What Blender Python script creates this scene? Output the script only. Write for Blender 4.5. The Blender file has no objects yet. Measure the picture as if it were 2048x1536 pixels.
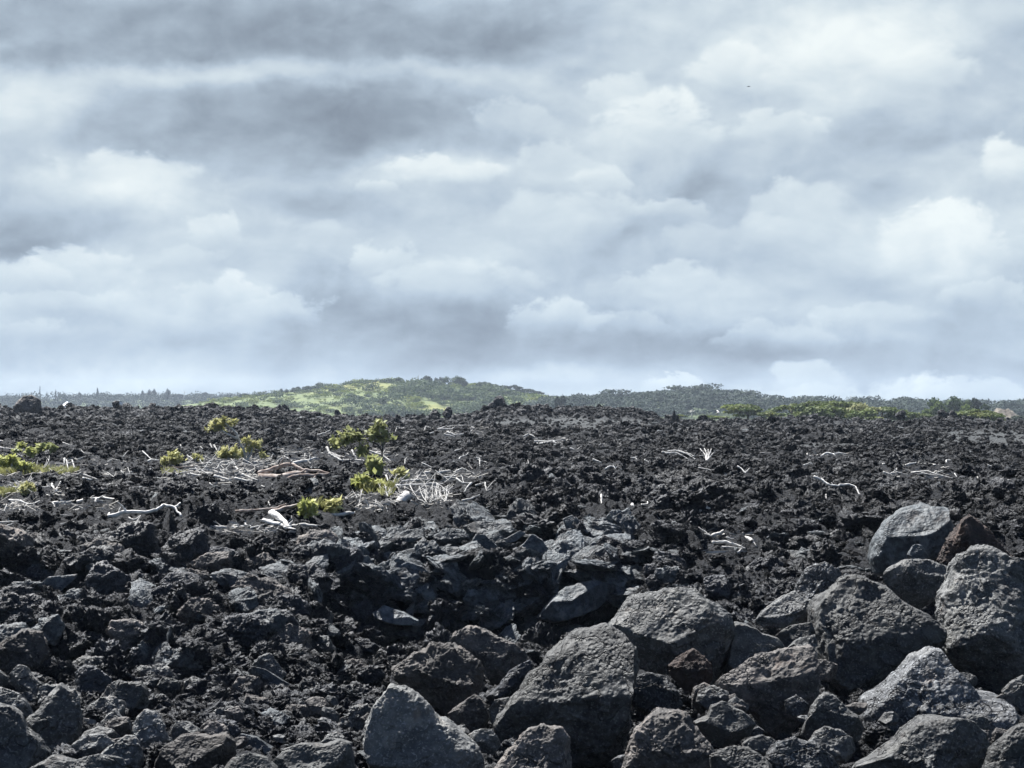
import bpy, math, random
import numpy as np
random.seed(7)
RNG = np.random.default_rng(11)
SC = bpy.context.scene
COL = SC.collection

# ------------------------------------------------------------------ camera frame
F, HZ, CAMZ = 3822.0, 820.0, 3.2          # focal length in photo pixels, horizon row, eye height (m)
def at(px, py, d):
    return np.array(((px-1024.0)/F*d, d, CAMZ+(HZ-py)/F*d))

# ------------------------------------------------------------------ noise
_r = np.random.default_rng(5)
PERM = _r.permutation(256).astype(np.int32)
GR = _r.normal(size=(256, 3)); GR /= np.linalg.norm(GR, axis=1)[:, None]
GR = GR.astype(np.float32)
def perlin(p):
    p = np.asarray(p, np.float32)
    i = np.floor(p).astype(np.int32); f = p - i
    w = f*f*f*(f*(f*6-15)+10)
    out = np.zeros(len(p), np.float32)
    for dx in (0, 1):
        a = PERM[(i[:, 0]+dx) & 255]; wx = w[:, 0] if dx else 1-w[:, 0]
        for dy in (0, 1):
            b = PERM[(a+i[:, 1]+dy) & 255]; wy = w[:, 1] if dy else 1-w[:, 1]
            for dz in (0, 1):
                g = GR[PERM[(b+i[:, 2]+dz) & 255]]; wz = w[:, 2] if dz else 1-w[:, 2]
                out += wx*wy*wz*(g[:, 0]*(f[:, 0]-dx)+g[:, 1]*(f[:, 1]-dy)+g[:, 2]*(f[:, 2]-dz))
    return out*1.6
def fbm(p, o=4, gain=.5):
    s = 0; a = 1.0; p = np.asarray(p, np.float32)
    for k in range(o):
        s = s+a*perlin(p*(2.0**k)+k*17.3); a *= gain
    return s
def ridged(p, o=4, gain=.5):
    s = 0; a = 1.0; p = np.asarray(p, np.float32)
    for k in range(o):
        s = s+a*(1-2*np.abs(perlin(p*(2.0**k)+k*31.7))); a *= gain
    return s

_h = np.random.default_rng(21)
HX, HY, HR, HH = (_h.uniform(0, 1, 65536).astype(np.float32) for _ in range(4))
def lumps(X, Y, cell):
    """heaped lumps with creases between them: highest of the domes around each point"""
    x = X/cell; y = Y/cell; ix = np.floor(x).astype(np.int64); iy = np.floor(y).astype(np.int64)
    out = np.zeros(len(x), np.float32)
    for a in (-1, 0, 1):
        for b in (-1, 0, 1):
            k = ((ix+a)*7919+(iy+b)*104729) & 65535
            dx = (x-ix-a-HX[k]).astype(np.float32); dy = (y-iy-b-HY[k]).astype(np.float32)
            r = .45+.5*HR[k]
            out = np.maximum(out, (.35+.65*HH[k])*r*np.sqrt(np.clip(1-(dx*dx+dy*dy)/(r*r), 0, 1)))
    return out*cell
# ------------------------------------------------------------------ mesh and object helpers
def mesh_from(V, Fc, name, mat=None, smooth=True):
    V = np.ascontiguousarray(V, np.float32); Fc = np.ascontiguousarray(Fc, np.int32)
    me = bpy.data.meshes.new(name)
    n, k = Fc.shape
    me.vertices.add(len(V)); me.vertices.foreach_set('co', V.ravel())
    me.loops.add(n*k); me.loops.foreach_set('vertex_index', Fc.ravel())
    me.polygons.add(n)
    me.polygons.foreach_set('loop_start', np.arange(0, n*k, k, dtype=np.int32))
    me.polygons.foreach_set('loop_total', np.full(n, k, np.int32))
    me.polygons.foreach_set('use_smooth', np.full(n, smooth, bool))
    me.update(calc_edges=True)
    if mat: me.materials.append(mat)
    return me
def tag(o, label=None, cat=None, group=None, kind=None):
    if label: o['label'] = label
    if cat: o['category'] = cat
    if group: o['group'] = group
    if kind or cat: o['kind'] = kind or 'thing'
    return o
def put(name, me, loc=(0, 0, 0), parent=None):
    o = bpy.data.objects.new(name, me); COL.objects.link(o); o.location = [float(c) for c in loc]
    if parent: o.parent = parent
    return o
def empty(name, loc):
    return put(name, None, loc)
_ico = {}
def ico(n):
    if n in _ico: return _ico[n]
    t = (1+5**.5)/2
    V = np.array([(-1, t, 0), (1, t, 0), (-1, -t, 0), (1, -t, 0), (0, -1, t), (0, 1, t), (0, -1, -t), (0, 1, -t),
                  (t, 0, -1), (t, 0, 1), (-t, 0, -1), (-t, 0, 1)], float)
    V /= np.linalg.norm(V, axis=1)[:, None]
    T = np.array([(0, 11, 5), (0, 5, 1), (0, 1, 7), (0, 7, 10), (0, 10, 11), (1, 5, 9), (5, 11, 4), (11, 10, 2), (10, 7, 6), (7, 1, 8),
                  (3, 9, 4), (3, 4, 2), (3, 2, 6), (3, 6, 8), (3, 8, 9), (4, 9, 5), (2, 4, 11), (6, 2, 10), (8, 6, 7), (9, 8, 1)])
    for _ in range(n):
        E = np.sort(np.concatenate([T[:, [0, 1]], T[:, [1, 2]], T[:, [2, 0]]]), axis=1)
        U, inv = np.unique(E, axis=0, return_inverse=True); inv = inv.ravel()
        M = V[U[:, 0]]+V[U[:, 1]]; M /= np.linalg.norm(M, axis=1)[:, None]
        m = inv+len(V); V = np.concatenate([V, M]); k = len(T)
        a, b, c = m[:k], m[k:2*k], m[2*k:]
        T = np.concatenate([np.stack([T[:, 0], a, c], 1), np.stack([T[:, 1], b, a], 1), np.stack([T[:, 2], c, b], 1), np.stack([a, b, c], 1)])
    _ico[n] = (V, T)
    return V, T

# ------------------------------------------------------------------ materials
class NT:
    def __init__(s, tree): s.t = tree; s.n = tree.nodes; s.l = tree.links
    def node(s, typ, ins=None, **kw):
        nd = s.n.new(typ)
        for k, v in kw.items(): setattr(nd, k, v)
        for k, v in (ins or {}).items(): s.set(nd.inputs[k], v)
        return nd
    def set(s, sock, v):
        if isinstance(v, bpy.types.NodeSocket): s.l.new(v, sock)
        else: sock.default_value = v
    def math(s, op, a, b=0.0, c=None, clamp=False):
        nd = s.n.new('ShaderNodeMath'); nd.operation = op; nd.use_clamp = clamp
        s.set(nd.inputs[0], a); s.set(nd.inputs[1], b)
        if c is not None: s.set(nd.inputs[2], c)
        return nd.outputs[0]
    def smooth(s, v, a, b):
        nd = s.node('ShaderNodeMapRange', {0: v, 1: a, 2: b}); nd.interpolation_type = 'SMOOTHSTEP'
        return nd.outputs[0]
    def mix(s, f, a, b):
        nd = s.n.new('ShaderNodeMix'); nd.data_type = 'RGBA'
        s.set(nd.inputs[0], f); s.set(nd.inputs[6], a); s.set(nd.inputs[7], b)
        return nd.outputs[2]
    def noise(s, vec, scale, detail=4, rough=.55, dist=0.0):
        nd = s.node('ShaderNodeTexNoise', {'Vector': vec, 'Scale': scale, 'Detail': detail, 'Roughness': rough, 'Distortion': dist})
        return nd.outputs[0]
def newmat(name):
    m = bpy.data.materials.new(name); m.use_nodes = True
    t = NT(m.node_tree); b = t.n['Principled BSDF']
    return m, t, b
def c4(c): return (c[0], c[1], c[2], 1.0)

def rock_mat(name, dark, light, stain=None, rough=.75, pits=14.0, bump=.6, world=False, ropy=False, spec=.35, glint_speck=0.0):
    m, t, b = newmat(name)
    tc = t.node('ShaderNodeTexCoord'); v = tc.outputs['Object']
    if world: v = t.node('ShaderNodeNewGeometry').outputs['Position']
    inf = t.node('ShaderNodeObjectInfo').outputs['Random']
    n1 = t.noise(v, 1.6, 5, .6); n2 = t.noise(v, 9, 5, .65); n3 = t.noise(v, 42, 3, .6)
    f = t.math('ADD', t.math('MULTIPLY', n1, .55), t.math('MULTIPLY', n2, .45))
    f = t.smooth(f, .36, .66)
    col = t.mix(f, c4(dark), c4(light))
    if stain:
        sm = t.smooth(t.noise(v, 1.1, 4, .6), .52, .72)
        col = t.mix(t.math('MULTIPLY', sm, .8), col, c4(stain))
    wth = t.smooth(t.noise(v, 2.3, 6, .65), .53, .58)                # weathered rind with its own outline
    col = t.mix(t.math('MULTIPLY', wth, .45), col, (light[0]*1.25, light[1]*1.2, light[2]*1.12, 1))
    rst = t.smooth(t.noise(t.node('ShaderNodeVectorMath', {0: v, 1: (7.3, 2.1, 4.4)}, operation='ADD').outputs[0], 1.7, 6, .65), .60, .68)
    col = t.mix(t.math('MULTIPLY', rst, .4), col, (light[0]*.95, light[1]*.70, light[2]*.55, 1))
    if glint_speck:
        sp = t.smooth(t.noise(v, 30, 2, .5), .56, .66)  # glints of the pitted rock painted in as pale specks
        col = t.mix(t.math('MULTIPLY', sp, glint_speck), col, (light[0]*2.2, light[1]*2.2, light[2]*2.2, 1))
    big = t.noise(t.node('ShaderNodeNewGeometry').outputs['Position'], .16, 3, .55)      # beds of lighter and darker lava across the field
    hsv = t.node('ShaderNodeHueSaturation', {'Color': col, 'Value': t.math('MULTIPLY', t.math('ADD', t.math('MULTIPLY', inf, .75), .62), t.math('MULTIPLY_ADD', t.smooth(big, .33, .67), .7, .62))})
    t.set(b.inputs['Base Color'], hsv.outputs[0])
    b.inputs['Roughness'].default_value = rough
    b.inputs['Specular IOR Level'].default_value = spec
    vor = t.node('ShaderNodeTexVoronoi', {'Vector': v, 'Scale': pits, 'Randomness': 1.0})
    pit = t.smooth(vor.outputs['Distance'], .05, .5)
    h = t.math('ADD', t.math('MULTIPLY', n2, .5), t.math('ADD', t.math('MULTIPLY', n3, .35), t.math('MULTIPLY', pit, .38)))
    if ropy:
        wv = t.node('ShaderNodeTexWave', {'Vector': v, 'Scale': 2.2, 'Distortion': 16.0, 'Detail': 4.0, 'Detail Scale': .55, 'Detail Roughness': .6})
        h = t.math('ADD', h, t.math('MULTIPLY', wv.outputs['Fac'], .22))
    hol = t.node('ShaderNodeTexVoronoi', {'Vector': v, 'Scale': pits*.33, 'Randomness': 1.0})      # sparse larger gas holes
    h = t.math('MULTIPLY_ADD', t.smooth(hol.outputs['Distance'], .06, .20), .55, h)
    # smooth weathered faces next to pitted ones, and a few cracks
    ptc = t.math('MULTIPLY_ADD', t.smooth(t.noise(v, 1.4, 3, .5), .38, .60), 1.0, .15)
    h = t.math('MULTIPLY', h, ptc)
    ck = t.node('ShaderNodeTexVoronoi', {'Vector': t.node('ShaderNodeVectorMath', {0: v, 1: t.node('ShaderNodeTexNoise', {'Vector': v, 'Scale': 2.5, 'Detail': 4.0}).outputs['Color']}, operation='ADD').outputs[0], 'Scale': .9}, feature='DISTANCE_TO_EDGE')
    h = t.math('MULTIPLY_ADD', t.smooth(ck.outputs['Distance'], .0, .022), .9, h)
    bp = t.node('ShaderNodeBump', {'Strength': bump, 'Distance': .08, 'Height': h})
    t.set(b.inputs['Normal'], bp.outputs[0])
    return m
M = {}
M['boulder'] = rock_mat('grey_basalt', (.018, .0188, .0198), (.092, .094, .093), None, .72, 14, .85, glint_speck=.5)
M['boulder_pale'] = rock_mat('pale_basalt', (.028, .029, .0295), (.082, .083, .081), None, .8, 18, .6, glint_speck=.4)
M['boulder_brown'] = rock_mat('brown_basalt', (.018, .0170, .0165), (.088, .080, .075), (.088, .066, .054), .8, 15, .8, glint_speck=.35)
M['boulder_red'] = rock_mat('red_cinder', (.013, .0095, .009), (.046, .032, .027), (.060, .038, .030), .9, 11, 1.0)
M['boulder_spongy'] = rock_mat('spongy_basalt', (.016, .0168, .0185), (.090, .094, .099), None, .74, 20, 1.0, spec=.28, glint_speck=.7)
M['clinker'] = rock_mat('black_clinker', (.0040, .0048, .0070), (.029, .0322, .0388), (.027, .0260, .0290), .64, 16, 1.0, spec=.34, glint_speck=.35)
M['slab'] = rock_mat('ropy_lava', (.0115, .0135, .0158), (.080, .091, .099), None, .66, 22, .55, ropy=True, spec=.32)
M['chip'] = rock_mat('pale_stone', (.18, .17, .16), (.3, .29, .27), None, .8, 20, .3)

def ground_mat():
    m, t, b = newmat('lava_ground')
    v = t.node('ShaderNodeNewGeometry').outputs['Position']
    sm = t.node('ShaderNodeAttribute', attribute_name='smooth_lava').outputs['Fac']
    n1 = t.noise(v, .5, 6, .65); n2 = t.noise(v, 4, 5, .65); n3 = t.noise(v, 20, 3, .6)
    f = t.smooth(t.math('ADD', t.math('MULTIPLY', n1, .4), t.math('MULTIPLY', n2, .6)), .35, .68)
    a = t.mix(f, (.0040, .0047, .0066, 1), (.022, .0240, .0285, 1))
    p = t.mix(f, (.032, .035, .037, 1), (.080, .084, .086, 1))
    t.set(b.inputs['Base Color'], t.mix(sm, a, p))
    b.inputs['Roughness'].default_value = .85; b.inputs['Specular IOR Level'].default_value = .2
    h = t.math('ADD', t.math('MULTIPLY', n2, .8), t.math('ADD', t.math('MULTIPLY', n3, .5), t.noise(v, 9, 4, .7)))
    t.set(b.inputs['Normal'], t.node('ShaderNodeBump', {'Strength': 1.0, 'Distance': .2, 'Height': h}).outputs[0])
    return m
M['ground'] = ground_mat()

def plain_mat(name, a, b_, scale=4.0, rough=.8, lo=.38, hi=.64, trans=0.0, streak=None, spec=.2, rnd=.3, world=False):
    m, t, b = newmat(name)
    v = t.node('ShaderNodeNewGeometry').outputs['Position'] if world else t.node('ShaderNodeTexCoord').outputs['Object']
    if streak:
        v = t.node('ShaderNodeMapping', {'Vector': v, 'Scale': streak}).outputs[0]
    f = t.smooth(t.noise(v, scale, 5, .6), lo, hi)
    col = t.mix(f, c4(a), c4(b_))
    inf = t.node('ShaderNodeObjectInfo').outputs['Random']
    col = t.node('ShaderNodeHueSaturation', {'Color': col, 'Value': t.math('ADD', t.math('MULTIPLY', inf, rnd), 1-rnd/2)}).outputs[0]
    t.set(b.inputs['Base Color'], col)
    b.inputs['Roughness'].default_value = rough
    b.inputs['Specular IOR Level'].default_value = spec
    if trans:
        tr = t.node('ShaderNodeBsdfTranslucent', {'Color': col})
        mx = t.node('ShaderNodeMixShader', {0: trans, 1: b.outputs[0], 2: tr.outputs[0]})
        t.l.new(mx.outputs[0], t.n['Material Output'].inputs[0])
    return m
M['wood'] = plain_mat('bleached_wood', (.22, .21, .195), (.52, .505, .48), 7, .85, lo=.32, hi=.6, streak=(1.5, 4, 4), rnd=.55)
M['litter'] = plain_mat('grey_splinters', (.15, .142, .13), (.40, .385, .36), 3, .85, rnd=.2)
M['wood_brown'] = plain_mat('brown_wood', (.16, .12, .10), (.36, .32, .29), 5, .85, streak=(1, 3, 3))
M['bark'] = plain_mat('grey_bark', (.34, .33, .30), (.55, .53, .50), 8)
M['bark_dark'] = plain_mat('dark_bark', (.05, .045, .04), (.10, .09, .08), 3)
M['leaf'] = plain_mat('olive_leaves', (.30, .30, .12), (.52, .50, .25), 3, .6, trans=.35)
M['leaf_dark'] = plain_mat('green_leaves', (.17, .19, .075), (.36, .37, .17), 3, .55, trans=.35)
M['leaf_lime'] = plain_mat('lime_leaves', (.27, .29, .09), (.46, .47, .20), 3, .6, trans=.4)
M['grass'] = plain_mat('dry_grass', (.20, .20, .07), (.38, .38, .18), 3, .7, trans=.4)
M['far_forest'] = plain_mat('far_dark_shaded_leaves', (.008, .017, .013), (.024, .038, .023), .06, .8, trans=.2, world=True)  # dark tone includes the wooded hill's cloud shadow, put into the colour
M['far_mid'] = plain_mat('far_mid_leaves', (.024, .044, .016), (.056, .080, .028), .07, .8, trans=.25)
M['far_light'] = plain_mat('far_light_leaves', (.065, .100, .015), (.135, .155, .028), .1, .8, trans=.3)
M['near_tree'] = plain_mat('sunlit_leaves', (.055, .082, .022), (.15, .165, .050), .35, .7, trans=.3)
M['near_tree_pale'] = plain_mat('pale_blossom_leaves', (.16, .17, .07), (.36, .36, .20), .5, .7, trans=.3)
M['wooded_ground'] = plain_mat('undergrowth_soil', (.03, .045, .018), (.06, .08, .03), .02, .9, world=True)  # soil and undergrowth colour of the wooded hill and ridge
M['far_plain'] = plain_mat('scrub_plain', (.02, .026, .016), (.04, .05, .025), .01, .9, world=True)
M['earth'] = plain_mat('bare_earth', (.07, .058, .045), (.17, .15, .12), .25, .9)
M['bird'] = plain_mat('dark_feathers', (.015, .015, .017), (.03, .03, .035), 8)
M['white_paint'] = plain_mat('white_roof', (.6, .62, .65), (.75, .77, .8), 1)

def hill_mat():
    m, t, b = newmat('grassy_hillside')
    v = t.node('ShaderNodeNewGeometry').outputs['Position']
    n1 = t.noise(v, .012, 5, .6); n2 = t.noise(v, .06, 5, .65)
    g = t.mix(t.smooth(n2, .4, .62), (.040, .064, .009, 1), (.072, .094, .014, 1))
    y = t.mix(t.smooth(n2, .35, .65), (.105, .112, .012, 1), (.155, .138, .018, 1))
    mk = t.node('ShaderNodeAttribute', attribute_name='dry_grass').outputs['Fac']
    f = t.smooth(t.math('ADD', t.math('MULTIPLY', n1, .55), t.math('MULTIPLY', mk, .6)), .42, .95)
    t.set(b.inputs['Base Color'], t.mix(f, g, y))
    b.inputs['Roughness'].default_value = .9
    t.set(b.inputs['Normal'], t.node('ShaderNodeBump', {'Strength': .8, 'Distance': 3.0, 'Height': n2}).outputs[0])
    return m
M['hill'] = hill_mat()

# ------------------------------------------------------------------ terrain of the lava field
SKY = np.array([(-900, 815), (-300, 812), (0, 809), (100, 812), (150, 809), (300, 809), (400, 807), (480, 809), (560, 812), (600, 819), (640, 827), (700, 827), (760, 829),
                (860, 833), (900, 830), (950, 819), (980, 808), (1010, 804), (1060, 804), (1110, 811), (1150, 807), (1220, 808), (1290, 815), (1320, 829),
                (1400, 834), (1500, 836), (1560, 830), (1630, 827), (1680, 833), (1800, 838), (1900, 833), (1960, 836), (2000, 842), (2048, 843), (2400, 840), (3000, 836)], float)
PD = {-400: [(3, -1.9), (20, -1.75), (28, -1.5), (34, -.9), (40, -.05), (46, .5), (60, .62)],
      560: [(3, -1.9), (20, -1.8), (30, -1.6), (36, -1.0), (41, -.2), (46, .5), (60, .62)],
      760: [(3, -1.9), (30, -1.9), (40.6, -2.3), (41.0, -.65), (44, -.3), (47, .6), (60, .62)],
      1230: [(3, -1.9), (30, -1.9), (40.6, -2.3), (41.0, -.6), (44, -.25), (47, .6), (60, .62)],
      1330: [(3, -2.2), (24, -2.2), (32, -1.8), (36.5, -1.1), (41, -.1), (43, .1), (47, .4), (60, .62)],
      2400: [(3, -2.2), (24, -2.2), (31, -1.8), (36, -.9), (41, .1), (47, .45), (60, .62)]}
def base_h(u, d):
    us = sorted(PD); far = [(100, 1.0), (140, 1.35)]
    cols = []
    for k in us:
        kn = PD[k]+far
        cols.append(np.interp(d, [a for a, _ in kn], [b for _, b in kn]))
    z = np.zeros_like(d, dtype=float)
    uu = np.clip(u, us[0], us[-1])
    for i in range(len(us)-1):
        a, b = us[i], us[i+1]
        mk = (uu >= a) & (uu <= b) if i == len(us)-2 else (uu >= a) & (uu < b)
        tt = (uu-a)/(b-a); tt = tt*tt*(3-2*tt)
        z = np.where(mk, cols[i]*(1-tt)+cols[i+1]*tt, z)
    RD = 235.0
    zs = CAMZ+(HZ-np.interp(u, SKY[:, 0], SKY[:, 1])-18)/F*RD
    s = np.clip((d-140)/(RD-140), 0, 1); s = s**1.5
    far_z = 1.35+(zs-1.35)*s
    back = np.clip((d-RD)/70, 0, 1); back = back*back*(3-2*back)
    far_z = far_z*(1-back)+(-3.0)*back
    return np.where(d > 140, far_z, z)
# smooth pahoehoe patches (photo column, row, half width, half height)
PATCH = [(1150, 850, 210, 10), (1400, 851, 190, 11), (1260, 864, 150, 8), (1990, 889, 120, 18), (1700, 857, 90, 8), (1800, 886, 65, 7), (2040, 907, 70, 12), (1620, 872, 80, 6), (1500, 866, 90, 6), (1080, 860, 90, 7), (1900, 1015, 60, 10), (1650, 905, 90, 6)]
def smooth_mask(u, d):
    z = base_h(u, d); y = HZ+(CAMZ-z)/d*F
    m = np.full_like(d, -1.0)
    for (a, b, ra, rb) in PATCH:
        m = np.maximum(m, 1.35-np.sqrt(((u-a)/ra)**2+((y-b)/rb)**2))
    X = (u-1024)/F*d
    w = fbm(np.stack([X*.35, d*.12, d*0], 1), 4)
    return np.clip((m+w*.7)*4, 0, 1)*(d < 232)
def height(X, Y, fine=True):
    d = Y; u = X/np.maximum(Y, .1)*F+1024
    z = base_h(u, d)
    P = np.stack([X, Y, np.zeros_like(X)], 1)
    s = 1-.84*smooth_mask(u, d)
    near = np.clip((d-10)/15, .3, 1)
    farf = np.clip((d-60)/150, 0, 1)
    z = z+near*s*(.20+.22*farf)*fbm(P*.28, 3)+near*s*(.13+.10*farf)*ridged(P*.9+5, 2)
    # broken ledges on the front slope: treads in the sun, risers in shade
    tr = np.clip(1-np.abs(u-330)/520, 0, 1)**.5*np.clip((d-27)/4, 0, 1)*np.clip((48-d)/4, 0, 1)
    wob = .9*fbm(P*.22+50, 3)
    q = (z+wob)/.9; fl = np.floor(q); fr = q-fl; fr = np.clip((fr-.62)/.16, 0, 1); fr = fr*fr*(3-2*fr)
    z = z+tr*.9*((fl+fr)*.9-wob-z+.1)
    z = z+.25*(1-s)*np.clip((200-d)/30, 0, 1)
    wx = X+.35*perlin(P*1.7+3); wy = Y+.35*perlin(P*1.7+30)
    amp = .6+.5*np.clip(fbm(P*.15+70, 2)+.4, 0, 1.2)
    fin = 1-.62*np.clip((d-47)/20, 0, 1)
    z = z+near*s*amp*fin*(.42*lumps(wx, wy, 1.3)+.42*lumps(wx+9, wy+4, .55))+s*.42*np.clip((d-50)/30, 0, 1)*np.clip((210-d)/40, 0, 1)*fbm(P*np.array([.05, .09, 0])+33, 3)
    if fine:
        z = z+near*s*(.5*lumps(wx+3, wy+7, .22)+.06*ridged(P*2.6+9, 2)+.05*fbm(P*8, 3))
    return z
def ground_d(px, py, lo=14, hi=228, up=.10):
    d = np.exp(np.linspace(math.log(lo), math.log(hi), 900))
    X = (px-1024)/F*d
    zr = CAMZ+(HZ-py)/F*d
    k = np.nonzero(zr <= height(X, d, False)+up)[0]
    return float(d[k[0]]) if len(k) else hi
def build_terrain():
    nr, nc = 1150, 1050
    d = np.exp(np.linspace(math.log(4.0), math.log(330.0), nr)); u = np.linspace(-380, 2430, nc)
    U, D = np.meshgrid(u, d); U = U.ravel(); D = D.ravel()
    X = (U-1024)/F*D
    Z = height(X, D)
    V = np.stack([X, D, Z], 1)
    i = np.arange(nr*nc).reshape(nr, nc)
    Q = np.stack([i[:-1, :-1].ravel(), i[:-1, 1:].ravel(), i[1:, 1:].ravel(), i[1:, :-1].ravel()], 1)
    me = mesh_from(V, Q, 'lava_field', M['ground'])
    a = me.attributes.new('smooth_lava', 'FLOAT', 'POINT'); a.data.foreach_set('value', smooth_mask(U, D).astype(np.float32))
    tag(put('lava_field', me), 'black rubbly lava field sloping up to a low skyline ridge', 'lava field', kind='structure')
build_terrain()

# ------------------------------------------------------------------ lava rubble
def clinker(seed, n, stretch, rough=1.0, cuts=3):
    V, T = ico(n); r = np.random.default_rng(seed)
    off = r.uniform(-50, 50, 3); p = V.copy()
    p = p+.30*np.stack([fbm(V*1.3+off, 2), fbm(V*1.3+off+40, 2), fbm(V*1.3+off+80, 2)], 1)
    for _ in range(cuts):                                # broken faces
        nn = r.normal(size=3); nn /= np.linalg.norm(nn); h = r.uniform(.45, .75)
        e = np.maximum(p@nn-h, 0); p = p-(e*.85)[:, None]*nn
    k = 1+rough*(.20*ridged(V*2.1+off, 2)+.20*fbm(V*4.5+off, 3)+.11*ridged(V*8+off, 2))-.15
    p = p*k[:, None]*np.array(stretch)
    return p.astype(np.float32), T
protos = bpy.data.collections.new('rubble_shapes')
for k in range(22):
    st = (1, RNG.uniform(.6, 1), RNG.uniform(.5, .9))
    V, T = clinker(100+k, 4, st, 1.15)
    protos.objects.link(bpy.data.objects.new('rubble_shape', mesh_from(V, T, 'rubble_shape', M['clinker'], smooth=(k % 3 > 0))))
for k in range(6):
    V, T = clinker(300+k, 4, (1, RNG.uniform(.6, .9), .25), .6)
    protos.objects.link(bpy.data.objects.new('rubble_plate', mesh_from(V, T, 'rubble_plate', M['slab'])))
def scatter_points():
    pts, sc = [], []
    for d0, d1, dens, s0, smax in ((15, 32, 120, .028, .22), (32, 60, 46, .036, .28), (60, 110, 26, .042, .21), (110, 170, 13, .058, .27), (170, 250, 5, .09, .42)):
        area = .5*(2650/F)*(d1**2-d0**2); n = int(area*dens)
        d = np.sqrt(RNG.uniform(d0**2, d1**2, n)); u = RNG.uniform(-300, 2350, n)
        s = np.minimum(s0*(1-RNG.uniform(0, 1, n))**(-1/1.9), smax*RNG.uniform(.7, 1.1, n))
        cl = fbm(np.stack([(u-1024)/F*d*.6, d*.6, d*0+3], 1), 3)       # coarser heaps and finer beds
        s = s*np.clip(1+.9*cl, .5, 2.0)
        keep = RNG.uniform(0, 1, n) > smooth_mask(u, d)*.94
        pts.append(np.stack([u[keep], d[keep]], 1)); sc.append(s[keep])
    P = np.concatenate(pts); s = np.concatenate(sc)
    X = (P[:, 0]-1024)/F*P[:, 1]; Y = P[:, 1]
    Z = height(X, Y, True)+s*RNG.uniform(-.2, .5, len(s))
    hid = covers(P[:, 0], Y, Z, s)                       # under logs and plants only fine grit
    Z = np.where(hid, Z-s*.2-.03, Z); s = np.where(hid, np.clip(s*.4, .025, .09), s)
    return np.stack([X, Y, Z], 1), s
def rubble():
    P, s = scatter_points(); n = len(P)
    me = bpy.data.meshes.new('lava_rubble'); me.vertices.add(n)
    me.vertices.foreach_set('co', P.astype(np.float32).ravel())
    rot = np.stack([RNG.uniform(-.6, .6, n), RNG.uniform(-.6, .6, n), RNG.uniform(0, 6.283, n)], 1).astype(np.float32)
    a = me.attributes.new('rot', 'FLOAT_VECTOR', 'POINT'); a.data.foreach_set('vector', rot.ravel())
    a = me.attributes.new('size', 'FLOAT', 'POINT'); a.data.foreach_set('value', s.astype(np.float32))
    idx = np.where(RNG.uniform(0, 1, n) < .08, RNG.integers(22, 28, n), RNG.integers(0, 22, n))
    # collection items are sorted by name: rubble_plate (6) first, then rubble_shape (22)
    idx = np.where(idx >= 22, idx-22, idx+6)
    a = me.attributes.new('shape', 'INT', 'POINT'); a.data.foreach_set('value', idx.astype(np.int32))
    o = tag(put('lava_rubble', me), 'countless small jagged black lava clinkers covering the whole field', 'lava rubble', kind='stuff')
    ng = bpy.data.node_groups.new('rubble_scatter', 'GeometryNodeTree')
    ng.interface.new_socket('Geometry', in_out='INPUT', socket_type='NodeSocketGeometry')
    ng.interface.new_socket('Geometry', in_out='OUTPUT', socket_type='NodeSocketGeometry')
    N = ng.nodes; L = ng.links
    gi = N.new('NodeGroupInput'); go = N.new('NodeGroupOutput')
    ci = N.new('GeometryNodeCollectionInfo'); ci.inputs[0].default_value = protos
    ci.inputs['Separate Children'].default_value = True; ci.inputs['Reset Children'].default_value = True
    mp = N.new('GeometryNodeMeshToPoints'); L.new(gi.outputs[0], mp.inputs[0])
    ip = N.new('GeometryNodeInstanceOnPoints')
    L.new(mp.outputs[0], ip.inputs['Points']); L.new(ci.outputs[0], ip.inputs['Instance'])
    ip.inputs['Pick Instance'].default_value = True
    for nm, ty, sk in (('rot', 'FLOAT_VECTOR', 'Rotation'), ('size', 'FLOAT', 'Scale'), ('shape', 'INT', 'Instance Index')):
        na = N.new('GeometryNodeInputNamedAttribute'); na.data_type = ty; na.inputs['Name'].default_value = nm
        L.new(na.outputs[0], ip.inputs[sk])
    L.new(ip.outputs[0], go.inputs[0])
    md = o.modifiers.new('scatter', 'NODES'); md.node_group = ng
    return n
DEEP = np.zeros((1536//2+2, 2048//2+2), np.float32)     # how far the wood and plants stand, by photo row and column
def keep_clear(px, py, w, d):
    w = max(2.0, w)
    x0, x1, y0, y1 = (int(np.clip(v/2, 0, m)) for v, m in ((px-w, 1024), (px+w, 1024), (py-w, 768), (py+w, 768)))
    DEEP[y0:y1+1, x0:x1+1] = np.maximum(DEEP[y0:y1+1, x0:x1+1], d)
def covers(u, d, z, s):
    hit = np.zeros(len(u), bool)
    for a in (-.6, 0, .6):
        for b in (-.3, .2, .8):
            x = np.clip((u+a*s/d*F)/2, 0, 1024).astype(int); y = np.clip((HZ+(CAMZ-z-b*s)/d*F)/2, 0, 768).astype(int)
            D = DEEP[y, x]; hit |= (D > d-.15) & (D < d+5)
    return hit

def covers_box(x0, x1, y0, y1, d):
    x0, x1 = (int(np.clip(v/2, 0, 1024)) for v in (x0, x1)); y0, y1 = (int(np.clip(v/2, 0, 768)) for v in (y0, y1))
    D = DEEP[y0:y1+1, x0:x1+1]
    return bool(((D > d-.3) & (D < d+6)).mean() > .03)
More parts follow.
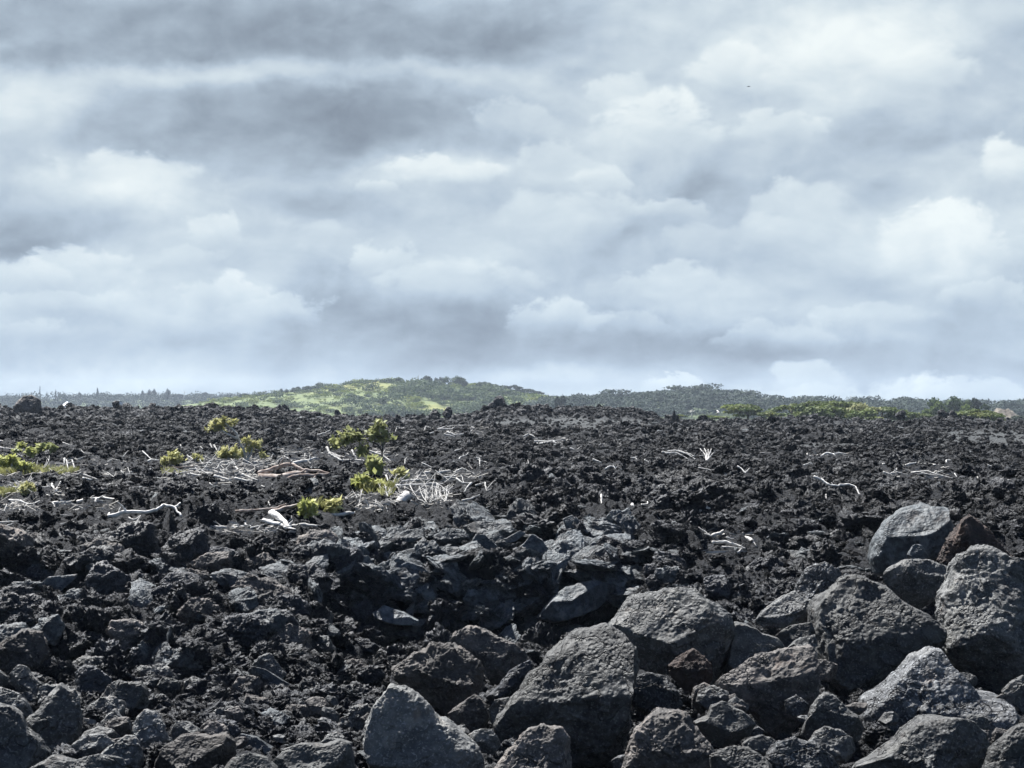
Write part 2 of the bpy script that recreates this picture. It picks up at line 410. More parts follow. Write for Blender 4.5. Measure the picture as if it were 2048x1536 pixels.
# ------------------------------------------------------------------ shaped boulders and slabs
def outline_radius(poly, c, n=360):
    th = np.linspace(-math.pi, math.pi, n, endpoint=False)
    R = np.zeros(n); D = np.stack([np.cos(th), np.sin(th)], 1)
    Pn = np.array(poly, float)-c
    for i in range(len(Pn)):
        a = Pn[i]; e = Pn[(i+1) % len(Pn)]-a
        den = D[:, 0]*e[1]-D[:, 1]*e[0]; den = np.where(abs(den) < 1e-9, 1e-9, den)
        t = (a[0]*e[1]-a[1]*e[0])/den; s = (a[0]*D[:, 1]-a[1]*D[:, 0])/den
        ok = (s >= -1e-6) & (s <= 1+1e-6) & (t > 0)
        R = np.where(ok, np.maximum(R, t), R)
    k = np.array([1, 2, 3, 2, 1.]); k /= k.sum()
    R = np.convolve(np.concatenate([R[-2:], R, R[:2]]), k, 'valid')
    return th, R
def shaped_rock(poly, d, seed, ridge=.6, tilt=0.0, deep=1.0, res=6, rough=1.0, facets=5, scoops=4, side=0.0, flat=.7):
    """Solid rock whose outline towards the road is poly (photo pixels) at distance d. ridge: how far down the lit top face reaches."""
    r = np.random.default_rng(seed)
    P = np.array(poly, float)
    A = 0; c = np.zeros(2)
    for i in range(len(P)):
        a, b = P[i], P[(i+1) % len(P)]; cr = a[0]*b[1]-b[0]*a[1]; A += cr; c += (a+b)*cr
    c = c/(3*A)
    Q = np.stack([(P[:, 0]-c[0])/F*d, -(P[:, 1]-c[1])/F*d], 1)
    th, R = outline_radius(Q, np.zeros(2))
    V, T = ico(res)
    ang = np.arctan2(V[:, 2], V[:, 0]); s = np.sqrt(V[:, 0]**2+V[:, 2]**2)
    Ra = np.interp(ang, np.concatenate([th, [math.pi]]), np.concatenate([R, R[:1]]))
    Rm = R.mean(); D = Rm*deep
    pr = s**.72
    p = np.stack([pr*Ra*np.cos(ang), np.sign(V[:, 1])*np.abs(V[:, 1])**.8*D, pr*Ra*np.sin(ang)], 1)
    off = r.uniform(-60, 60, 3)
    nrm = V*np.array([1, 1, 1])
    # broad unevenness before the breaks
    p = p*(1+.05*fbm(V*1.7+off, 2)[:, None])
    ring = np.stack([Q[:, 0], np.zeros(len(Q)), Q[:, 1]], 1)
    zt, zb = Q[:, 1].max(), Q[:, 1].min(); H = zt-zb
    planes = []
    fr = D*flat
    phi = math.atan2(fr, max(ridge*H, .05))
    n1 = np.array([math.sin(tilt)*.7, -math.cos(phi), math.sin(phi)]); n1 /= np.linalg.norm(n1)
    planes.append((n1, (ring@n1).max()*.975))
    n2 = np.array([r.uniform(-.25, .25)+side, -1, r.uniform(-.25, .12)]); n2 /= np.linalg.norm(n2)
    planes.append((n2, fr*.98))
    for _ in range(facets):
        nn = np.array([r.uniform(-1, 1), -r.uniform(.4, 1.0), r.uniform(-.8, .8)]); nn /= np.linalg.norm(nn)
        planes.append((nn, max((ring@nn).max()*r.uniform(.93, 1.02), fr*.6)))
    for _ in range(2):
        nn = np.array([r.uniform(-1, 1), r.uniform(.5, 1.0), r.uniform(-.6, .8)]); nn /= np.linalg.norm(nn)
        planes.append((nn, max((ring@nn).max()*1.0, D*.6)))
    for it in range(2):
        for nn, h in planes:
            x = p@nn-h; sf = .014*Rm
            e = np.where(x > 4*sf, x, sf*np.log1p(np.exp(np.clip(x/sf, -30, 4))))
            e = np.where(x < -6*sf, 0, e)
            p = p-(e*.97)[:, None]*nn
    for _ in range(scoops):                                  # broken hollows
        q = V[r.integers(len(V))].copy(); q[1] = -abs(q[1])*.7-.2; q /= np.linalg.norm(q)
        w = r.uniform(.18, .42); g = np.exp(-((V-q)**2).sum(1)/(w*w))
        p = p*(1-(.16*r.uniform(.4, 1)*g)[:, None])
    q = p/Rm
    dsp = .045*fbm(q*2.2+off, 3)+.030*ridged(q*4.5+off, 3)*np.clip(.5+fbm(q*1.5+off+9, 2), 0, 1.4)+.014*fbm(q*14+off, 3)
    rad = p/np.maximum(np.linalg.norm(p, axis=1), 1e-6)[:, None]
    p = p+(dsp*Rm*rough)[:, None]*(rad*.6+nrm*.4)
    pos = at(c[0], c[1], d)
    base = p[:, 2].min()
    p[:, 2] -= base; pos[2] += base
    return p, T, pos
YD = ([1000, 1050, 1200, 1300, 1400, 1536, 1620], [37.5, 36, 31.5, 28.5, 25.5, 22, 20.5])
def boulder(poly, label, mat='boulder', frame=None, d=None, name='boulder', group='boulders heaped along the road edge', cat='boulder', **kw):
    if frame:
        ox, oy, sc = frame; poly = [(ox+x/sc, oy+y/sc) for x, y in poly]
    ys = [y for _, y in poly]; yc = (min(ys)+max(ys))/2
    if d is None: d = float(np.interp(yc, *YD))
    boulder.n += 1
    p, T, pos = shaped_rock(poly, d, 1000+boulder.n, **kw)
    o = put(name, mesh_from(p, T, name, M[mat]), pos)
    tag(o, label, cat, group)
    return o
boulder.n = 0
A_ = (0, 1000, 2.866); B_ = (600, 1000, 2.866); C_ = (1300, 1000, 2.738)
# ---- right heap
boulder([(1222, 1248), (1262, 1200), (1330, 1178), (1390, 1183), (1450, 1225), (1470, 1262), (1463, 1310), (1440, 1360), (1415, 1390), (1385, 1385), (1340, 1345), (1275, 1340), (1245, 1300)],
        'big grey boulder with a shaded hollow under its right end, behind the tilted boulder', ridge=.45, tilt=-.3, deep=1.0)
boulder([(983, 1452), (1000, 1425), (1050, 1370), (1100, 1310), (1150, 1268), (1210, 1251), (1240, 1262), (1265, 1300), (1272, 1335), (1265, 1395), (1250, 1470), (1232, 1545), (1130, 1545), (1060, 1530), (1000, 1490)],
        'huge tilted boulder with a rough lit top and dark undercut at bottom centre', ridge=.56, tilt=-.35, deep=1.35, rough=1.1)
boulder([(729, 1500), (735, 1450), (760, 1395), (778, 1372), (820, 1388), (860, 1420), (905, 1460), (950, 1490), (970, 1520), (968, 1560), (900, 1600), (800, 1600), (735, 1580)],
        'pale smooth wedge shaped boulder at the bottom edge, left of the huge tilted boulder', 'boulder_pale', ridge=.95, tilt=.25, deep=1.35, rough=1.15)
boulder([(992, 1536), (1020, 1500), (1050, 1470), (1088, 1446), (1100, 1452), (1125, 1455), (1140, 1480), (1148, 1540), (1130, 1590), (1020, 1590)],
        'brown pointed boulder at the bottom edge in front of the huge tilted boulder', 'boulder_brown', ridge=.6, tilt=-.2, deep=1.0)
boulder([(785, 1340), (830, 1305), (870, 1288), (905, 1290), (950, 1310), (968, 1345), (968, 1375), (930, 1405), (890, 1428), (850, 1400), (800, 1370)],
        'crusty dark brown boulder behind the pale wedge boulder', 'boulder_brown', ridge=.6, rough=2.0, deep=1.0)
boulder([(900, 1290), (912, 1262), (940, 1252), (985, 1270), (1030, 1290), (1057, 1308), (1055, 1325), (1020, 1345), (985, 1373), (970, 1350), (960, 1320)],
        'slab sided boulder with a chipped crest behind the crusty brown boulder', 'boulder_brown', ridge=.4, rough=1.5, d=30)
boulder([(893, 1428), (925, 1405), (950, 1388), (972, 1410), (980, 1440), (958, 1474), (935, 1468), (910, 1452)],
        'small dark pointed rock in the gap right of the pale wedge boulder', 'boulder_brown', res=5, ridge=.5, d=25.4)
boulder([(970, 1395), (1000, 1370), (1020, 1340), (1060, 1320), (1068, 1335), (1040, 1370), (1020, 1395), (985, 1410)],
        'narrow rock wedged against the upper left side of the huge tilted boulder', 'clinker', res=5, rough=1.8, d=28.5)
boulder([(938, 1470), (960, 1457), (985, 1458), (1002, 1490), (985, 1512), (955, 1502)],
        'small grey stone between pale wedge boulder and huge tilted boulder', 'boulder_pale', res=5, d=23.6)
boulder([(976, 1420), (990, 1400), (1018, 1395), (1025, 1412), (1000, 1442), (984, 1450)],
        'small rounded stone touching the left tip of the huge tilted boulder', 'boulder', res=5, d=26.6)
boulder([(1200, 318), (1225, 215), (1290, 115), (1395, 40), (1500, 25), (1620, 38), (1640, 110), (1672, 165), (1650, 240), (1600, 315), (1530, 345), (1440, 330), (1380, 345), (1270, 425), (1225, 400)],
        'blocky slab boulder with flat bright top at the crest of the right heap', 'slab', C_, ridge=.17, deep=1.0, flat=.9, rough=.6, facets=1, scoops=1, tilt=-.1, d=36.5)
boulder([(1405, 300), (1450, 235), (1490, 250), (1530, 320), (1500, 350), (1430, 330)],
        'little pointed stone tucked under the blocky slab boulder', 'slab', C_, res=5, d=34.6)
boulder([(1590, 330), (1620, 240), (1680, 180), (1720, 110), (1760, 85), (1820, 130), (1880, 200), (1950, 270), (2010, 320), (1960, 370), (1850, 400), (1700, 410), (1640, 390)],
        'reddish brown cindery boulder right of the blocky slab boulder', 'boulder_red', C_, ridge=.7, tilt=.5, rough=1.7, d=35)
boulder([(1265, 420), (1330, 365), (1430, 322), (1550, 335), (1650, 370), (1645, 440), (1560, 530), (1480, 605), (1400, 575), (1330, 505)],
        'smooth boulder wedged below the blocky slab boulder', 'boulder', C_, ridge=.5, tilt=.3, d=33.3)
boulder([(1640, 470), (1660, 360), (1700, 290), (1800, 262), (1900, 280), (2000, 320), (2080, 340), (2200, 420), (2230, 700), (2150, 900), (2048, 870), (1990, 940), (1980, 1000), (1920, 1060), (1830, 1050), (1720, 960), (1650, 880), (1600, 780), (1590, 650), (1600, 540)],
        'very large dark boulder cut by the right edge of the photo', 'boulder', C_, ridge=.62, tilt=-.1, deep=1.2, rough=1.2, d=31)
boulder([(890, 610), (940, 540), (1000, 490), (1060, 440), (1130, 420), (1230, 440), (1290, 470), (1350, 540), (1450, 600), (1540, 650), (1590, 700), (1580, 790), (1510, 840), (1440, 890), (1380, 970), (1320, 1030), (1250, 1080), (1180, 1130), (1140, 1150), (1080, 1080), (1000, 1000), (940, 910), (905, 780)],
        'large egg shaped boulder with a pale patch, centre of the right heap', 'boulder', C_, ridge=.72, tilt=-.15, deep=1.55, rough=1.0, d=30.3, facets=2)
boulder([(1160, 1180), (1180, 1100), (1250, 1060), (1320, 1010), (1400, 940), (1480, 850), (1540, 830), (1610, 840), (1650, 920), (1730, 1010), (1820, 1065), (1920, 1070), (1990, 1110), (2012, 1160), (1980, 1215), (1900, 1240), (1790, 1240), (1660, 1230), (1500, 1290), (1380, 1370), (1250, 1400), (1190, 1330)],
        'broad pitted grey boulder spread in front of the egg shaped boulder', 'boulder_spongy', C_, ridge=.85, tilt=-.15, deep=1.7, d=27.2)
boulder([(1100, 1460), (1250, 1400), (1340, 1340), (1420, 1250), (1500, 1195), (1640, 1200), (1780, 1215), (1850, 1270), (1855, 1350), (1810, 1480), (1780, 1600), (1130, 1600)],
        'wide low grey boulder at the bottom edge below the broad pitted boulder', 'boulder', C_, ridge=.75, tilt=-.15, deep=1.2, d=22.8)
boulder([(1830, 1480), (1860, 1400), (1900, 1340), (1990, 1260), (2048, 1235), (2200, 1240), (2250, 1600), (1830, 1620)],
        'grey boulder filling the bottom right corner of the photo', 'boulder', C_, ridge=.8, tilt=-.2, deep=1.1, d=22)
boulder([(1930, 1050), (1980, 1000), (2048, 960), (2130, 980), (2140, 1130), (2048, 1170), (1990, 1125)],
        'small dark rock at the right edge beneath the very large dark boulder', 'boulder', C_, res=5, d=27)
boulder([(570, 660), (610, 610), (700, 550), (800, 490), (840, 540), (905, 560), (915, 650), (850, 680), (770, 705), (690, 695), (620, 690)],
        'low grey boulder left of the egg shaped boulder with a shaded front', 'boulder', C_, ridge=.5, tilt=-.4, d=31.6)
boulder([(800, 480), (830, 420), (880, 360), (960, 345), (1040, 390), (1065, 440), (1000, 505), (930, 570), (880, 575), (820, 545)],
        'spongy black clinker boulder perched behind the egg shaped boulder', 'boulder_spongy', C_, rough=2.3, ridge=.5, d=32.5)
boulder([(400, 960), (420, 880), (450, 760), (465, 670), (530, 680), (620, 730), (700, 760), (745, 810), (690, 860), (590, 900), (500, 950), (430, 1000)],
        'pale tilted slab boulder right of the boulder with the shaded hollow', 'boulder_pale', C_, ridge=.95, deep=1.3, tilt=-.1, rough=.6, d=28.9)
boulder([(345, 1010), (420, 950), (500, 900), (600, 860), (720, 830), (820, 810), (880, 800), (925, 840), (940, 910), (940, 990), (900, 1080), (870, 1160), (820, 1230), (750, 1290), (680, 1305), (610, 1240), (560, 1180), (500, 1130), (400, 1065)],
        'angular boulder with lit ragged crest and black front, left below the egg shaped boulder', 'boulder_brown', C_, ridge=.42, tilt=-.35, deep=.95, rough=1.2, d=27.2)
boulder([(240, 1220), (310, 1190), (340, 1130), (400, 1110), (470, 1140), (540, 1180), (585, 1235), (555, 1300), (450, 1330), (370, 1360), (290, 1290)],
        'flat topped pale boulder between the angular boulder and the bottom edge', 'boulder_pale', C_, ridge=.8, deep=1.3, d=24.8, rough=.8)
boulder([(830, 1280), (870, 1180), (920, 1090), (960, 1055), (1010, 1070), (1060, 1120), (1130, 1180), (1165, 1240), (1155, 1320), (1080, 1330), (960, 1310), (870, 1330)],
        'pointed dark boulder in the hollow below the egg shaped boulder', 'boulder', C_, ridge=.5, d=25.6)
boulder([(850, 1340), (900, 1275), (960, 1245), (1050, 1260), (1110, 1310), (1135, 1380), (1080, 1430), (980, 1430), (890, 1400)],
        'small dark boulder in front of the pointed dark boulder', 'boulder', C_, res=5, ridge=.6, d=24)
boulder([(620, 1450), (640, 1400), (700, 1340), (800, 1310), (900, 1330), (980, 1390), (1030, 1450), (1030, 1560), (640, 1560)],
        'glittering spongy grey boulder at the bottom edge left of the wide low boulder', 'boulder_spongy', C_, ridge=.9, deep=1.2, rough=1.6, d=22.8)
boulder([(500, 1340), (560, 1300), (620, 1290), (725, 1330), (700, 1390), (640, 1430), (540, 1400)],
        'small pale rounded stone above the glittering spongy boulder', 'boulder_pale', C_, res=5, ridge=.8, d=24)
boulder([(330, 1400), (420, 1350), (520, 1355), (620, 1400), (660, 1450), (650, 1560), (350, 1560)],
        'dark rounded boulder at the bottom edge left of the glittering spongy boulder', 'boulder', C_, ridge=.6, d=22.6)
boulder([(-10, 1200), (60, 1160), (180, 1150), (260, 1230), (310, 1320), (365, 1400), (370, 1560), (-160, 1560), (-140, 1400), (-80, 1270)],
        'large rough boulder at the bottom edge right of the huge tilted boulder', 'boulder_brown', C_, ridge=.75, tilt=-.1, deep=1.1, rough=1.4, d=23)
boulder([(-10, 950), (80, 970), (150, 1030), (180, 1130), (110, 1165), (0, 1180), (-90, 1150), (-130, 1060), (-110, 980)],
        'glossy pitted dark boulder right of the huge tilted boulder', 'boulder_spongy', C_, ridge=.7, rough=1.4, d=26.8)
boulder([(680, 745), (760, 690), (890, 668), (910, 740), (830, 770), (740, 815)],
        'small grey stone behind the angular boulder, touching the egg shaped boulder', 'boulder_pale', C_, res=5, d=29.6)
boulder([(745, 815), (800, 765), (905, 735), (920, 800), (845, 830)],
        'thin wedge of grey rock lying on the angular boulder', 'boulder', C_, res=5, d=29)
boulder([(105, 905), (180, 850), (240, 820), (300, 860), (332, 905), (335, 980), (290, 1060), (220, 1070), (150, 1000), (110, 960)],
        'brown topped rock lodged in the shaded hollow of the big grey boulder', 'boulder_red', C_, res=5, ridge=.45, rough=1.8, d=28)
# ---- left foreground heap
boulder([(-100, 1160), (0, 1180), (60, 1180), (120, 1230), (160, 1320), (220, 1370), (290, 1450), (285, 1490), (210, 1530), (150, 1600), (-100, 1600)],
        'smooth grey boulder filling the bottom left corner', 'boulder', A_, ridge=.8, tilt=.15, deep=1.2, rough=.8, d=23)
boulder([(160, 1255), (230, 1190), (280, 1110), (340, 1060), (400, 1090), (440, 1080), (455, 1150), (478, 1300), (430, 1380), (370, 1450), (300, 1490), (270, 1430), (200, 1350)],
        'upright dark boulder with notched top near the bottom left corner', 'boulder', A_, ridge=.55, tilt=.2, deep=.9, d=24.6)
boulder([(45, 995), (100, 950), (150, 955), (170, 1000), (220, 1040), (278, 1110), (250, 1180), (200, 1200), (150, 1140), (60, 1055)],
        'grey boulder with pale sloping edge behind the upright dark boulder', 'boulder', A_, ridge=.45, d=27.6)
boulder([(-80, 950), (0, 980), (50, 1020), (45, 1060), (-80, 1070)],
        'light grey stone on the left edge of the photo', 'boulder_pale', A_, res=5, ridge=.8, d=28)
boulder([(-60, 1070), (50, 1085), (120, 1120), (170, 1180), (195, 1250), (130, 1260), (60, 1200), (-60, 1200)],
        'rough grey rock squeezed above the smooth corner boulder', 'boulder', A_, res=5, d=26)
boulder([(585, 1115), (620, 1070), (680, 1030), (720, 1050), (800, 1040), (845, 1090), (845, 1195), (740, 1215), (650, 1195), (595, 1175)],
        'block with lit top and black front among the left rubble', 'boulder', A_, res=5, ridge=.4, rough=1.3, d=27)
boulder([(430, 1000), (480, 950), (540, 960), (640, 1020), (640, 1080), (595, 1130), (575, 1195), (470, 1205), (440, 1090)],
        'crusty block left of the block with black front', 'clinker', A_, res=5, ridge=.35, rough=1.8, d=27.5)
boulder([(755, 1310), (790, 1240), (830, 1205), (890, 1220), (940, 1290), (955, 1370), (905, 1490), (870, 1515), (830, 1505), (810, 1400)],
        'upright oval boulder right of the small lozenge boulder', 'boulder', A_, ridge=.5, rough=1.1, d=24.2)
boulder([(365, 1455), (430, 1390), (510, 1345), (590, 1350), (665, 1390), (630, 1440), (500, 1490), (420, 1510)],
        'lozenge shaped boulder lying flat at the bottom left', 'boulder', A_, res=5, ridge=.55, d=23.8)
boulder([(570, 1460), (660, 1390), (720, 1350), (770, 1360), (810, 1430), (820, 1510), (760, 1580), (640, 1580)],
        'smooth dark boulder between the lozenge boulder and the oval boulder', 'boulder', A_, res=5, ridge=.6, d=23)
boulder([(880, 1530), (940, 1420), (1010, 1370), (1110, 1340), (1200, 1360), (1290, 1340), (1345, 1390), (1340, 1480), (1300, 1540), (1200, 1600), (930, 1600)],
        'broad pale topped boulder at the bottom edge right of the oval boulder', 'boulder_brown', A_, ridge=.7, tilt=-.15, deep=1.1, d=23)
boulder([(1280, 1540), (1340, 1480), (1430, 1450), (1510, 1470), (1590, 1530), (1590, 1610), (1290, 1610)],
        'rounded grey boulder at the bottom edge right of the broad pale topped boulder', 'boulder_pale', A_, ridge=.8, d=22)
boulder([(1560, 1500), (1620, 1430), (1720, 1400), (1850, 1410), (1950, 1380), (2020, 1400), (2030, 1600), (1570, 1620)],
        'flat grey boulder at the bottom edge left of the pale wedge boulder', 'boulder_pale', A_, ridge=.9, deep=1.3, d=22.5)
boulder([(140, 1560), (300, 1460), (420, 1500), (560, 1460), (700, 1480), (760, 1600), (140, 1620)],
        'long grey boulder along the bottom edge below the lozenge boulder', 'boulder', A_, ridge=.7, d=22)
boulder([(455, 1370), (480, 1330), (560, 1300), (640, 1310), (695, 1360), (665, 1395), (560, 1380), (500, 1400)],
        'small arched rock resting behind the lozenge boulder', 'boulder', A_, res=5, ridge=.4, d=25)
boulder([(555, 1290), (620, 1220), (660, 1195), (690, 1240), (745, 1300), (745, 1345), (680, 1360), (600, 1330)],
        'small pyramid shaped grey rock among the left rubble', 'boulder', A_, res=5, ridge=.5, d=26)
boulder([(455, 1245), (545, 1258), (560, 1285), (530, 1300), (465, 1290)],
        'flat white stone chip left of the pyramid shaped rock', 'chip', A_, res=5, name='stone_chip', cat='stone', group='pale stones on the lava', ridge=.9, deep=1.0, d=26)
boulder([(1470, 575), (1550, 572), (1562, 605), (1530, 618), (1480, 612)], 'pale pinkish flat stone lying on the middle of the lava plain', 'chip', (820, 820, 4.876),
        res=4, name='stone_chip', cat='stone', group='pale stones on the lava', ridge=.9, d=ground_d(1130, 946)-.3)
# ---- ropy slabs at the head of the cliff
SD = ([1020, 1100, 1180, 1300], [45.2, 42.6, 40.6, 39.4])
def slab(poly, label, frame, d=None, left=False, **kw):
    ox, oy, sc = frame; ys = [oy+y/sc for _, y in poly]; yc = (min(ys)+max(ys))/2
    if d is None: d = float(np.interp(yc, *SD)) if not left else float(np.interp(yc, [1050, 1150, 1250, 1420], [43.5, 38.7, 34.6, 28.6]))
    a = dict(ridge=1.0, deep=1.1, rough=.8, res=5, facets=1, scoops=1); a.update(kw)
    mat = a.pop('mat', 'slab')
    boulder(poly, label, mat, frame, d, 'lava_slab', 'broken slabs of ropy lava on the cliff', 'lava slab', **a)
slab([(960, 270), (1010, 195), (1060, 200), (1130, 260), (1130, 310), (1080, 345), (1030, 325)], 'square grey slab standing tilted in the middle of the cliff head', B_)
slab([(1240, 390), (1260, 270), (1330, 200), (1390, 230), (1425, 290), (1415, 380), (1380, 445), (1280, 420)], 'rough grey rounded slab right of the square slab', B_)
slab([(1595, 365), (1620, 290), (1680, 240), (1735, 250), (1725, 320), (1685, 405), (1620, 390)], 'narrow upright grey slab under the curled slab', B_)
slab([(1360, 670), (1440, 560), (1520, 500), (1700, 455), (1795, 490), (1765, 555), (1700, 620), (1560, 680), (1450, 700)], 'wide ledge slab overhanging the dark cliff at its right end', B_, ridge=.35, deep=1.3, tilt=-.2)
slab([(560, 375), (620, 355), (700, 385), (780, 445), (850, 515), (915, 560), (918, 600), (860, 590), (770, 550), (680, 490), (600, 430)], 'long ropy slab slanting down to the right over the cliff', B_, tilt=.3, rough=1.2)
slab([(575, 295), (640, 280), (780, 270), (900, 270), (925, 300), (850, 345), (770, 365), (700, 350), (620, 345)], 'smooth folded slab above the long ropy slab', B_, ridge=.8)
slab([(535, 215), (600, 175), (700, 160), (720, 210), (650, 240), (600, 255), (555, 240)], 'light topped slab at the upper left of the cliff head', B_, ridge=.6)
slab([(765, 205), (840, 160), (920, 168), (965, 200), (975, 245), (880, 270), (780, 258)], 'wrinkled slab right of the light topped slab', B_, ridge=.7, rough=1.3)
slab([(925, 155), (1000, 125), (1100, 125), (1225, 155), (1210, 195), (1050, 185), (960, 190)], 'flat wide slab lying along the top of the cliff', B_, ridge=.9)
slab([(1505, 110), (1560, 85), (1620, 130), (1685, 160), (1670, 200), (1590, 175), (1525, 170)], 'curled slab with rolled edge left of the horn slab', B_, ridge=.8)
slab([(1745, 115), (1790, 55), (1850, 65), (1890, 40), (1910, 130), (1860, 170), (1790, 190)], 'horn shaped slab sticking up at the right end of the cliff', B_, ridge=.6, rough=1.4)
slab([(1700, 215), (1780, 195), (1895, 195), (1885, 255), (1810, 310), (1740, 375), (1695, 345)], 'dark slab below the horn slab with a lit rim', B_, ridge=.25)
slab([(1185, 515), (1240, 470), (1300, 435), (1345, 470), (1290, 515), (1200, 535)], 'small brown lit slab above the dark cliff', B_, mat='boulder_brown')
slab([(1095, 225), (1180, 220), (1260, 175), (1295, 190), (1240, 235), (1150, 260)], 'thin curved slab behind the square slab', B_, ridge=.8)
slab([(775, 395), (880, 320), (970, 280), (1015, 300), (950, 345), (840, 400)], 'narrow slab lying against the left side of the square slab', B_, tilt=-.3)
slab([(265, 235), (320, 195), (365, 240), (345, 285), (285, 270)], 'small grey slab at the far left of the cliff head', B_)
slab([(415, 645), (480, 605), (600, 645), (685, 690), (675, 720), (560, 715), (430, 685)], 'jutting ledge of dark slab low on the cliff', B_, ridge=.6, d=40.2)
slab([(1060, 200), (1140, 185), (1200, 260), (1235, 330), (1215, 350), (1150, 280)], 'dark leaning slab between the square slab and the rounded slab', B_, ridge=.3, d=43.4)
slab([(1085, 570), (1120, 555), (1150, 580), (1140, 640), (1240, 650), (1250, 690), (1100, 680), (950, 660), (1000, 600)], 'brown crumbly ledge in the shaded middle of the cliff', B_, mat='boulder_brown', ridge=.4, rough=1.8, d=41)
slab([(1180, 550), (1280, 470), (1345, 447), (1355, 520), (1265, 585), (1200, 600)], 'pointed grey slab on the left slope', A_, left=True)
slab([(1485, 890), (1570, 810), (1700, 735), (1780, 750), (1660, 825), (1535, 895)], 'long narrow slab slanting up to the right on the left slope', A_, left=True, tilt=-.3)
slab([(1215, 930), (1350, 910), (1490, 890), (1490, 925), (1340, 950)], 'thin level ledge left of the long narrow slab', A_, left=True)
slab([(1435, 950), (1520, 970), (1660, 1055), (1645, 1080), (1520, 1025)], 'thin lit slab leaning down to the right on the left slope', A_, left=True, d=29.5)
slab([(110, 570), (280, 445), (450, 425), (380, 490), (330, 540), (325, 610), (200, 620)], 'smooth blue grey slab at the left side of the slope', A_, left=True, rough=1.1)
slab([(360, 480), (500, 400), (700, 340), (890, 325), (960, 370), (1010, 440), (900, 400), (700, 400), (560, 440)], 'arching roof slab over the dark cave on the left slope', A_, left=True, ridge=.4, rough=1.4, deep=1.6)
slab([(860, 690), (930, 640), (1000, 650), (1060, 720), (1000, 770), (900, 770)], 'grey nubby slab with a dark hole on the left slope', A_, left=True, rough=1.8, mat='clinker')
slab([(1100, 180), (1150, 110), (1200, 90), (1220, 130), (1215, 200), (1130, 210)], 'ridged fin of lava standing up beside the white logs', A_, left=True, rough=1.5, d=45.5, ridge=.5)
slab([(1330, 1420), (1380, 1340), (1470, 1360), (1600, 1440), (1560, 1460), (1440, 1430)], 'narrow grey slab lying above the rounded boulder at the bottom', A_, left=True, d=24.5)
# ---- rocks standing on the far skyline
boulder([(27, 825), (33, 806), (45, 794), (58, 790), (72, 794), (80, 803), (86, 822), (70, 832), (40, 832)], 'big rounded dark rock standing on the skyline at the far left', 'boulder_brown',
        name='lava_outcrop', cat='rock', group='rocks standing on the lava skyline', res=5, ridge=.8, rough=1.6, d=205)
boulder([(968, 822), (978, 808), (988, 803), (990, 796), (1001, 791), (1008, 799), (1009, 808), (1020, 812), (1030, 822), (985, 826)], 'ragged lava pinnacle on top of the central black mound', 'clinker',
        name='lava_outcrop', cat='rock', group='rocks standing on the lava skyline', res=5, ridge=.5, rough=2.2, d=225)
for (px, py, w, h, lb) in ((896, 828, 20, 15, 'small dark knob of lava on the skyline left of the central mound'), (870, 830, 22, 12, 'low twin knob of lava on the skyline near the centre'),
                           (1348, 834, 8, 13, 'small black lump on the skyline right of the central mound'), (232, 810, 14, 12, 'dark lump on the left skyline beside the white roof'),
                           (1802, 832, 20, 14, 'black lump on the skyline in front of the bright green trees'), (1886, 834, 22, 18, 'tall dark lump on the right skyline below the round green tree'),
                           (1906, 834, 18, 14, 'dark lump just right of the tall lump on the right skyline'), (675, 830, 14, 12, 'dark knob on the skyline below the grassy hill'),
                           (2018, 844, 14, 12, 'black lump at the right end of the skyline')):
    poly = [(px+w/2*math.cos(a)*(1+.2*math.sin(3*a+px)), py-h*.1-h*.75*math.sin(a)*(1+.2*math.cos(2*a+px))) for a in np.linspace(0, 6.283, 11)[:-1]]
    boulder(poly, lb, 'clinker', name='lava_outcrop', cat='rock', group='rocks standing on the lava skyline', res=4, rough=2.2, d=225)

# ---- loose lava chunks big enough to tell apart
chunk_mesh = []
for k in range(14):
    V, T = clinker(500+k, 5, (1, RNG.uniform(.65, .95), RNG.uniform(.55, .9)), 1.15)
    chunk_mesh.append(mesh_from(V, T, 'lava_chunk', M['clinker']))
for k in range(4):
    V, T = clinker(600+k, 5, (1, .8, .35), .8)
    chunk_mesh.append(mesh_from(V, T, 'lava_chunk', M['slab']))
ZONES = [  # photo rectangle, count, width range in photo pixels, label
    ((-40, 1060, 420, 1180), 26, (26, 70), 'jagged black lava chunk on the upper left slope below the long white log'),
    ((420, 1050, 720, 1180), 20, (26, 70), 'jagged black lava chunk on the slope below the white stump and logs'),
    ((-40, 1180, 360, 1330), 28, (34, 90), 'coarse black lava chunk on the lower left slope above the grey boulders'),
    ((360, 1180, 760, 1400), 34, (34, 95), 'coarse black lava chunk on the slope between the left cave and the dark cliff'),
    ((180, 1340, 720, 1500), 30, (22, 60), 'small grey lava chunk in the rubble behind the bottom left boulders'),
    ((760, 1010, 1290, 1090), 22, (26, 70), 'dark lava chunk along the top edge of the cliff of ropy slabs'),
    ((700, 1090, 1280, 1200), 22, (28, 70), 'dark lava chunk between the ropy slabs of the cliff'),
    ((1290, 1030, 1740, 1110), 24, (22, 55), 'black lava chunk beside the white sticks left of the right heap'),
    ((1290, 1110, 1640, 1230), 24, (28, 75), 'black lava chunk just behind the boulders of the right heap'),
    ((700, 1200, 1010, 1310), 10, (26, 60), 'lava chunk in the deep shade at the foot of the cliff'),
    ((720, 1150, 1290, 1300), 34, (40, 115), 'dark lava chunk sticking out of the shaded cliff face'),
    ((1900, 1010, 2060, 1090), 8, (22, 50), 'black lava chunk beyond the reddish boulder at the right edge'),
    ((560, 1400, 760, 1536), 12, (28, 60), 'dark lava chunk left of the pale wedge boulder'),
    ((1100, 1040, 1900, 1000), 10, (24, 50), 'lava chunk scattered on the plain behind the right heap')]
